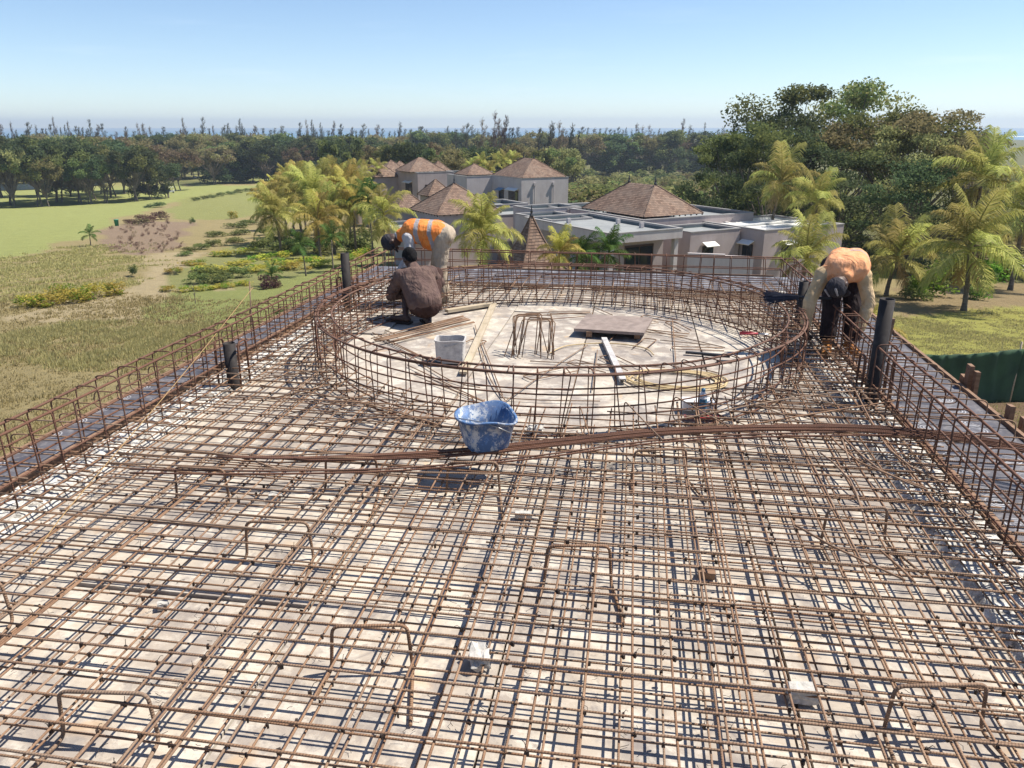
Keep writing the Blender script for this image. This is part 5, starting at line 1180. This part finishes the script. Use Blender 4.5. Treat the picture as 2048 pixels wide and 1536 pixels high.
# main block with the hipped roof
B0 = at(1286, 437, CH-5.75); zE = CH-5.7
block(v, loc(B0, 4.6, 3.9), AX, 10.0, 8.8, g0, zE-.12, 'stucco', 'flatroof', .3)
hip_roof(v, loc(B0, 2.6, 3.6), AX+math.pi/2, 7.4, 5.2, zE+.05, 1.85, 3.0)
for u in (3.6, 6.9): spout(v, loc(B0, u, -.5)+Vector((0,0,zE-.7)), NR, 2.4)
block(v, loc(B0, -3.2, 6.2), AX, 3.4, 5.0, g0, zE-.3, 'stucco_l', 'flatroof', .3); block(v, loc(B0, -1.4, 10.0), AX, 4.2, 3.0, g0, zE-.05, 'stucco_l', 'flatroof', .3)
block(v, loc(B0, 3.5, 10.3), AX, 8.0, 4.0, g0, zE-.2, 'stucco', 'flatroof', .3)
# white-roofed wing
W = at(1532, 462, CH-6.2); zW = CH-6.2
block(v, loc(W, 3.6, 3.2), AX, 7.4, 6.4, g0, zW, 'stucco', 'whiteroof', .16)
block(v, loc(W, -2.4, 3.6), AX, 4.2, 3.4, g0, zW-.05, 'stucco', 'flatroof', .2)
MB().box(loc(W, 3.6, 3.4)+Vector((0,0,zW-.08)), (6.6,.25,.1), AX).build('roof_divider', M['whiteroof'], v)
opening(v, at(1452, 500, zW-1.6)+Vector((0,0,0)), NL, .9, 1.1, 'awning') if False else None
for dv, nm in ((1.3, 1), (4.6, 1)): opening(v, loc(W, -.1-.0, dv)+Vector((0,0,zW-1.5)), NL, .9, 1.1, 'awning')
opening(v, loc(W, -3.0, 1.88)+Vector((0,0,zW-1.5)), NR, .9, 1.1, 'awning'); opening(v, loc(W, 2.0, -.02)+Vector((0,0,zW-1.5)), NR, .9, 1.1, 'awning')
# garden walls
for (a, b, nm) in (((1376, 500), (1450, 514), 'low pale garden wall running down from the villa terrace'), ((1450, 514), (1508, 510), 'low pale garden wall in front of the white-roofed wing')):
    A, B = atd(*a, 40), atd(*b, 40); c = (A+B)/2; d = B-A; zb_ = gz(c.x, c.y)-.3; zt_ = c.z; o = MB().box((0,0,0), (math.hypot(d.x, d.y), .2, zt_-zb_)).build('garden_wall', M['stucco_l']); o.location = (c.x, c.y, (zt_+zb_)/2); o.rotation_euler.z = math.atan2(d.y, d.x); tag(o, nm, 'wall')
# steep pointed pavilion roof
S = atd(1063, 434, 41); t = thing('pavilion', 'small pavilion under a steep pointed shingle spire in front of the villa', 'pavilion', (S.x, S.y, 0)); gzs = gz(S.x, S.y)
hb_ = S.z-atd(1063, 545, 40).z
hip_roof(t, (0,0), AX, 3.0, 3.0, S.z-hb_, hb_, .12, 1, 'roof', .62, 18)
for sx in (-1, 1):
    for sy_ in (-1, 1): MB().box((*rot2((sx*1.15, sy_*1.15, 0), AX).xy, (S.z-hb_+gzs)/2), (.2,.2,S.z-hb_-gzs), AX).build('post', M['frame'], t)
# pavilion with the square pyramid roof (left of the big villa)
Mc = at(861, 430, CH-6.1); zM = CH-6.1; gM = gz(Mc.x, Mc.y)-.6; v2 = thing('villa', 'low villa with the square pointed shingle roof and a flat-roofed porch behind the bending worker', 'villa')
cM = Vector((Mc.x, Mc.y, 0))+rot2((2.2, 2.2, 0), AX)+Vector((.6,.6,0))
hip_roof(v2, cM, AX, 5.4, 5.4, zM, 2.0, .1, 1)
block(v2, cM, AX, 4.9, 4.9, gM, zM-.05, 'stucco', 'flatroof', .3)
Pn = at(812, 463, CH-6.9); block(v2, Vector((Pn.x, Pn.y, 0))+rot2((1.7, 2.9, 0), AX), AX, 3.4, 5.8, CH-7.4, CH-6.9, 'stucco_l', 'flatroof', .22, 'roof_slab')
MB().box(Vector((Pn.x, Pn.y, (gM+CH-7.45)/2))+rot2((2.2, 3.4, 0), AX), (2.2, 4.4, CH-7.45-gM), AX).build('wall', M['stucco'], v2)
block(v2, cM+rot2((6.6, .4, 0), AX), AX, 8.0, 5.2, gM, zM-.35, 'stucco', 'flatroof', .3); opening(v2, cM+rot2((7.6, -2.22, 0), AX)+Vector((0,0,zM-1.6)), NR, 1.0, 1.2, 'awning')
block(v2, cM+rot2((5.0, 5.6, 0), AX), AX, 7.0, 4.6, gM, zM-.15, 'stucco', 'flatroof', .3)
# two-storey villa behind
B2 = at(1043, 357, CH-5.2); AX0 = AX; zB = CH-5.25; gB = gz(B2.x, B2.y)-1; v3 = thing('villa', 'pale two-storey villa with hipped roof, two drainpipes and blue-shaded door awning', 'villa')
block(v3, Vector((B2.x, B2.y, 0))+rot2((3.0, 3.6, 0), AX), AX, 6.0, 7.2, gB, zB, 'stucco_l', 'flatroof', .25)
hip_roof(v3, Vector((B2.x, B2.y, 0))+rot2((2.9, 3.5, 0), AX), AX+math.pi/2, 7.0, 5.6, zB+.1, 1.9, 2.2)
for u in (1.6, 4.0): spout(v3, Vector((B2.x, B2.y, 0))+rot2((u, 0, 0), AX)+Vector((0,0,zB-.6)), NR, 2.2)
block(v3, Vector((B2.x, B2.y, 0))+rot2((-1.1, 9.6, 0), AX), AX, 4.2, 5.4, gB, zB-.05, 'stucco_l', 'flatroof', .25)
hip_roof(v3, Vector((B2.x, B2.y, 0))+rot2((-.6, 10.2, 0), AX), AX, 3.6, 3.6, zB+.05, 1.15, .1, 0)
NLp = lambda vv, z, u=0: Vector((B2.x, B2.y, 0))+rot2((u, vv, 0), AX)+Vector((0,0,z))
opening(v3, NLp(1.8, zB-2.4), NL, 2.2, 2.2, 'awning'); opening(v3, NLp(4.6, zB-2.4), NL, 1.2, 1.9, 'awning_b'); opening(v3, NLp(9.0, zB-2.0, -3.2), NL, 1.1, 1.3, 'awning')
# farther villa on the left
B3 = at(835, 346, CH-5.6); gC = gz(B3.x, B3.y)-1; zC = CH-5.6; v4 = thing('villa', 'farther mauve villa with small pyramid roofs left of the two-storey villa', 'villa'); b3 = Vector((B3.x, B3.y, 0))
block(v4, b3+rot2((2.6, 4.0, 0), AX), AX, 5.2, 8.0, gC, zC, 'stucco', 'flatroof', .25); block(v4, b3+rot2((8.0, 2.2, 0), AX), AX, 6.0, 4.6, gC, zC-.1, 'stucco', 'flatroof', .25)
hip_roof(v4, b3+rot2((1.9, 3.6, 0), AX), AX, 5.2, 5.2, zC+.1, 1.7, .4, 0)
opening(v4, b3+rot2((0, 3.2, 0), AX)+Vector((0,0,zC-2.4)), NL, 2.4, 2.0, 'awning'); opening(v4, b3+rot2((1.8, 0, 0), AX)+Vector((0,0,zC-2.4)), NR, 1.6, 1.8)
# lower skirt roofs and small far pyramids
LPY = 'small far pyramid shingle roof on its pale pavilion left of the villas'
for (x, y, D, w, hh, lab, grp) in ((872,389,82,3.0,1.5,'brown skirt roof leaning on the farther mauve villa',None),(814,416,70,3.2,1.4,'low brown hipped roof below the farther mauve villa',None),
                                   (757,352,112,4.6,2.0,LPY,'small far pavilions'),(727,350,118,4.2,1.7,LPY,'small far pavilions'),(783,346,124,4.6,1.9,LPY,'small far pavilions'),(838,340,120,3.4,1.7,LPY,'small far pavilions'),(877,342,116,3.0,1.4,LPY,'small far pavilions'),(800,344,130,4,1.7,LPY,'small far pavilions')):
    p = atd(x, y, D); t = thing('shingle_pavilion', lab, 'pavilion', (p.x, p.y, 0), 0, grp); gp = gz(p.x, p.y)-.5
    hip_roof(t, (0,0), AX, w, w, p.z, hh, .1, 0, 'roof', 0, 9); MB().box((0,0,(p.z-.1+gp)/2), (w-.5, w-.5, p.z-.1-gp), AX).build('wall', M['stucco'], t)

# ================================================================== SMALL THINGS OUTSIDE
def cart(x, y, lab):
    p = gat(x, y); t = thing('golf_cart', lab, 'golf cart', p, R(30))
    MB().box((0,0,.5), (2.2,1.1,.42)).box((-.75,0,.78), (.6,1.05,.3)).box((.85,0,.8), (.35,1.05,.35)).build('body', M['white'], t)
    MB().box((-.1,0,1.86), (1.9,1.15,.07)).build('roof', M['white'], t); MB().box((-.25,0,.85), (.6,1.0,.14)).box((-.5,0,1.15), (.12,1.0,.5)).build('seat', M['black'], t)
    for sx in (-.95, .75):
        for sy_ in (-.5, .5): MB().tube([(sx,sy_,.7), (sx*.97,sy_,1.85)], .025, 5).build('post', M['black'], t)
    for sx in (-.75, .75):
        for sy_ in (-.48, .48): MB().tube([(sx,sy_-.09,.25), (sx,sy_+.09,.25)], .25, 12).build('wheel', M['black'], t)
cart(342, 386, 'white golf cart on the near fairway'); cart(392, 357, 'small golf cart on the farther fairway by the tree row')
p = gat(234, 452); t = thing('litter_bin', 'green litter bin at the edge of the fairway', 'bin', p); MB().lathe([(.01,0),(.28,0),(.33,.9),(.36,.92),(.36,1.0),(.01,1.02)], 12).build('body', mat('green_bin', col=(.02,.22,.12), rough=.5), t, True); MB().box((0,0,-.02), (.5,.5,.05)).build('base', M['concrete'], t)
# green net fence
A = gat(1796, 814); Bp = gat(2018, 806); Cp = gat(2330, 800)
t = thing('net_fence', 'sagging green shade-net fence on round wooden poles beside the lawn', 'fence', (Bp.x, Bp.y, Bp.z))
def hpx(p, n): return n*px_size(p)
posts = [(A, 122), (Bp, 124), (Cp, 120)]
for p, hp_ in posts: MB().tube([p-Bp-Vector((0,0,.2)), p-Bp+Vector((.02,0,hpx(p, hp_)*.5)), p-Bp+Vector((0,.02,hpx(p, hp_)))], [.035,.03,.027], 8).build('pole', M['plank'], t, True)
for (p, hp_), (q, hq) in zip(posts, posts[1:]):
    m = MB(); nx, nz = 30, 10
    for i in range(nx+1):
        f = i/nx; b = p.lerp(q, f)-Bp; hh = (hpx(p, hp_)*(1-f)+hpx(q, hq)*f)*.92-.09*math.sin(math.pi*f)
        for k in range(nz+1): z = k/nz; m.v.append(tuple(b+Vector((.05*math.sin(i*.9)*(.3+z), .10*math.sin(math.pi*f)*math.sin(z*3)+.03*math.sin(i*1.7+z*4)-.03, -.05+hh*z))))
    for i in range(nx):
        for k in range(nz): a = i*(nz+1)+k; m.face([a, a+nz+1, a+nz+2, a+1])
    o = m.build('net_panel', M['net'], t, True); o.modifiers.new('thickness', 'SOLIDIFY').thickness = .004
# ================================================================== AIR
hz = MB().box((0, 0, 20), (16000, 16000, 110)).build('haze', None); hz['kind'] = 'stuff'
hm = bpy.data.materials.new('haze_air'); hm.use_nodes = True; hn = hm.node_tree; hn.nodes.clear(); ho = hn.nodes.new('ShaderNodeOutputMaterial'); hv = hn.nodes.new('ShaderNodeVolumePrincipled')
hv.inputs['Color'].default_value = (.72, .85, 1, 1); hv.inputs['Density'].default_value = .00022; hv.inputs['Anisotropy'].default_value = .2; hn.links.new(hv.outputs[0], ho.inputs['Volume'])
hz.data.materials.clear(); hz.data.materials.append(hm)

# ================================================================== LABELS: members of small groups told apart by their order across the view
ORD = 'first second third fourth fifth sixth seventh eighth ninth tenth eleventh twelfth thirteenth fourteenth fifteenth sixteenth seventeenth eighteenth nineteenth twentieth twenty-first twenty-second twenty-third twenty-fourth'.split()
bpy.context.view_layer.update()
fam = {}
for o in bpy.data.objects:
    if o.parent is None and o.get('group'): fam.setdefault((o['group'], o['label']), []).append(o)
for (gname, lab), obs in fam.items():
    if 2 <= len(obs) <= 24:
        def sx_(o):
            ps = [o.matrix_world.translation] if o.data is None else [o.matrix_world @ Vector(c) for c in o.bound_box]
            c = sum((Vector(p) for p in ps), Vector())/len(ps)-EYE; return c.dot(RT)/max(c.dot(FW), .1)
        obs.sort(key=sx_)
        for i, o in enumerate(obs):
            q = 'leftmost' if i == 0 else 'rightmost' if i == len(obs)-1 else ORD[i]+' from left'
            o['label'] = ' '.join((lab+', '+q).split()[:]) if len((lab+', '+q).split()) <= 16 else ' '.join(lab.split()[:12])+', '+q
print('objects', len(bpy.data.objects), 'tris', sum(sum(len(p.vertices)-2 for p in m.polygons) for m in bpy.data.meshes))
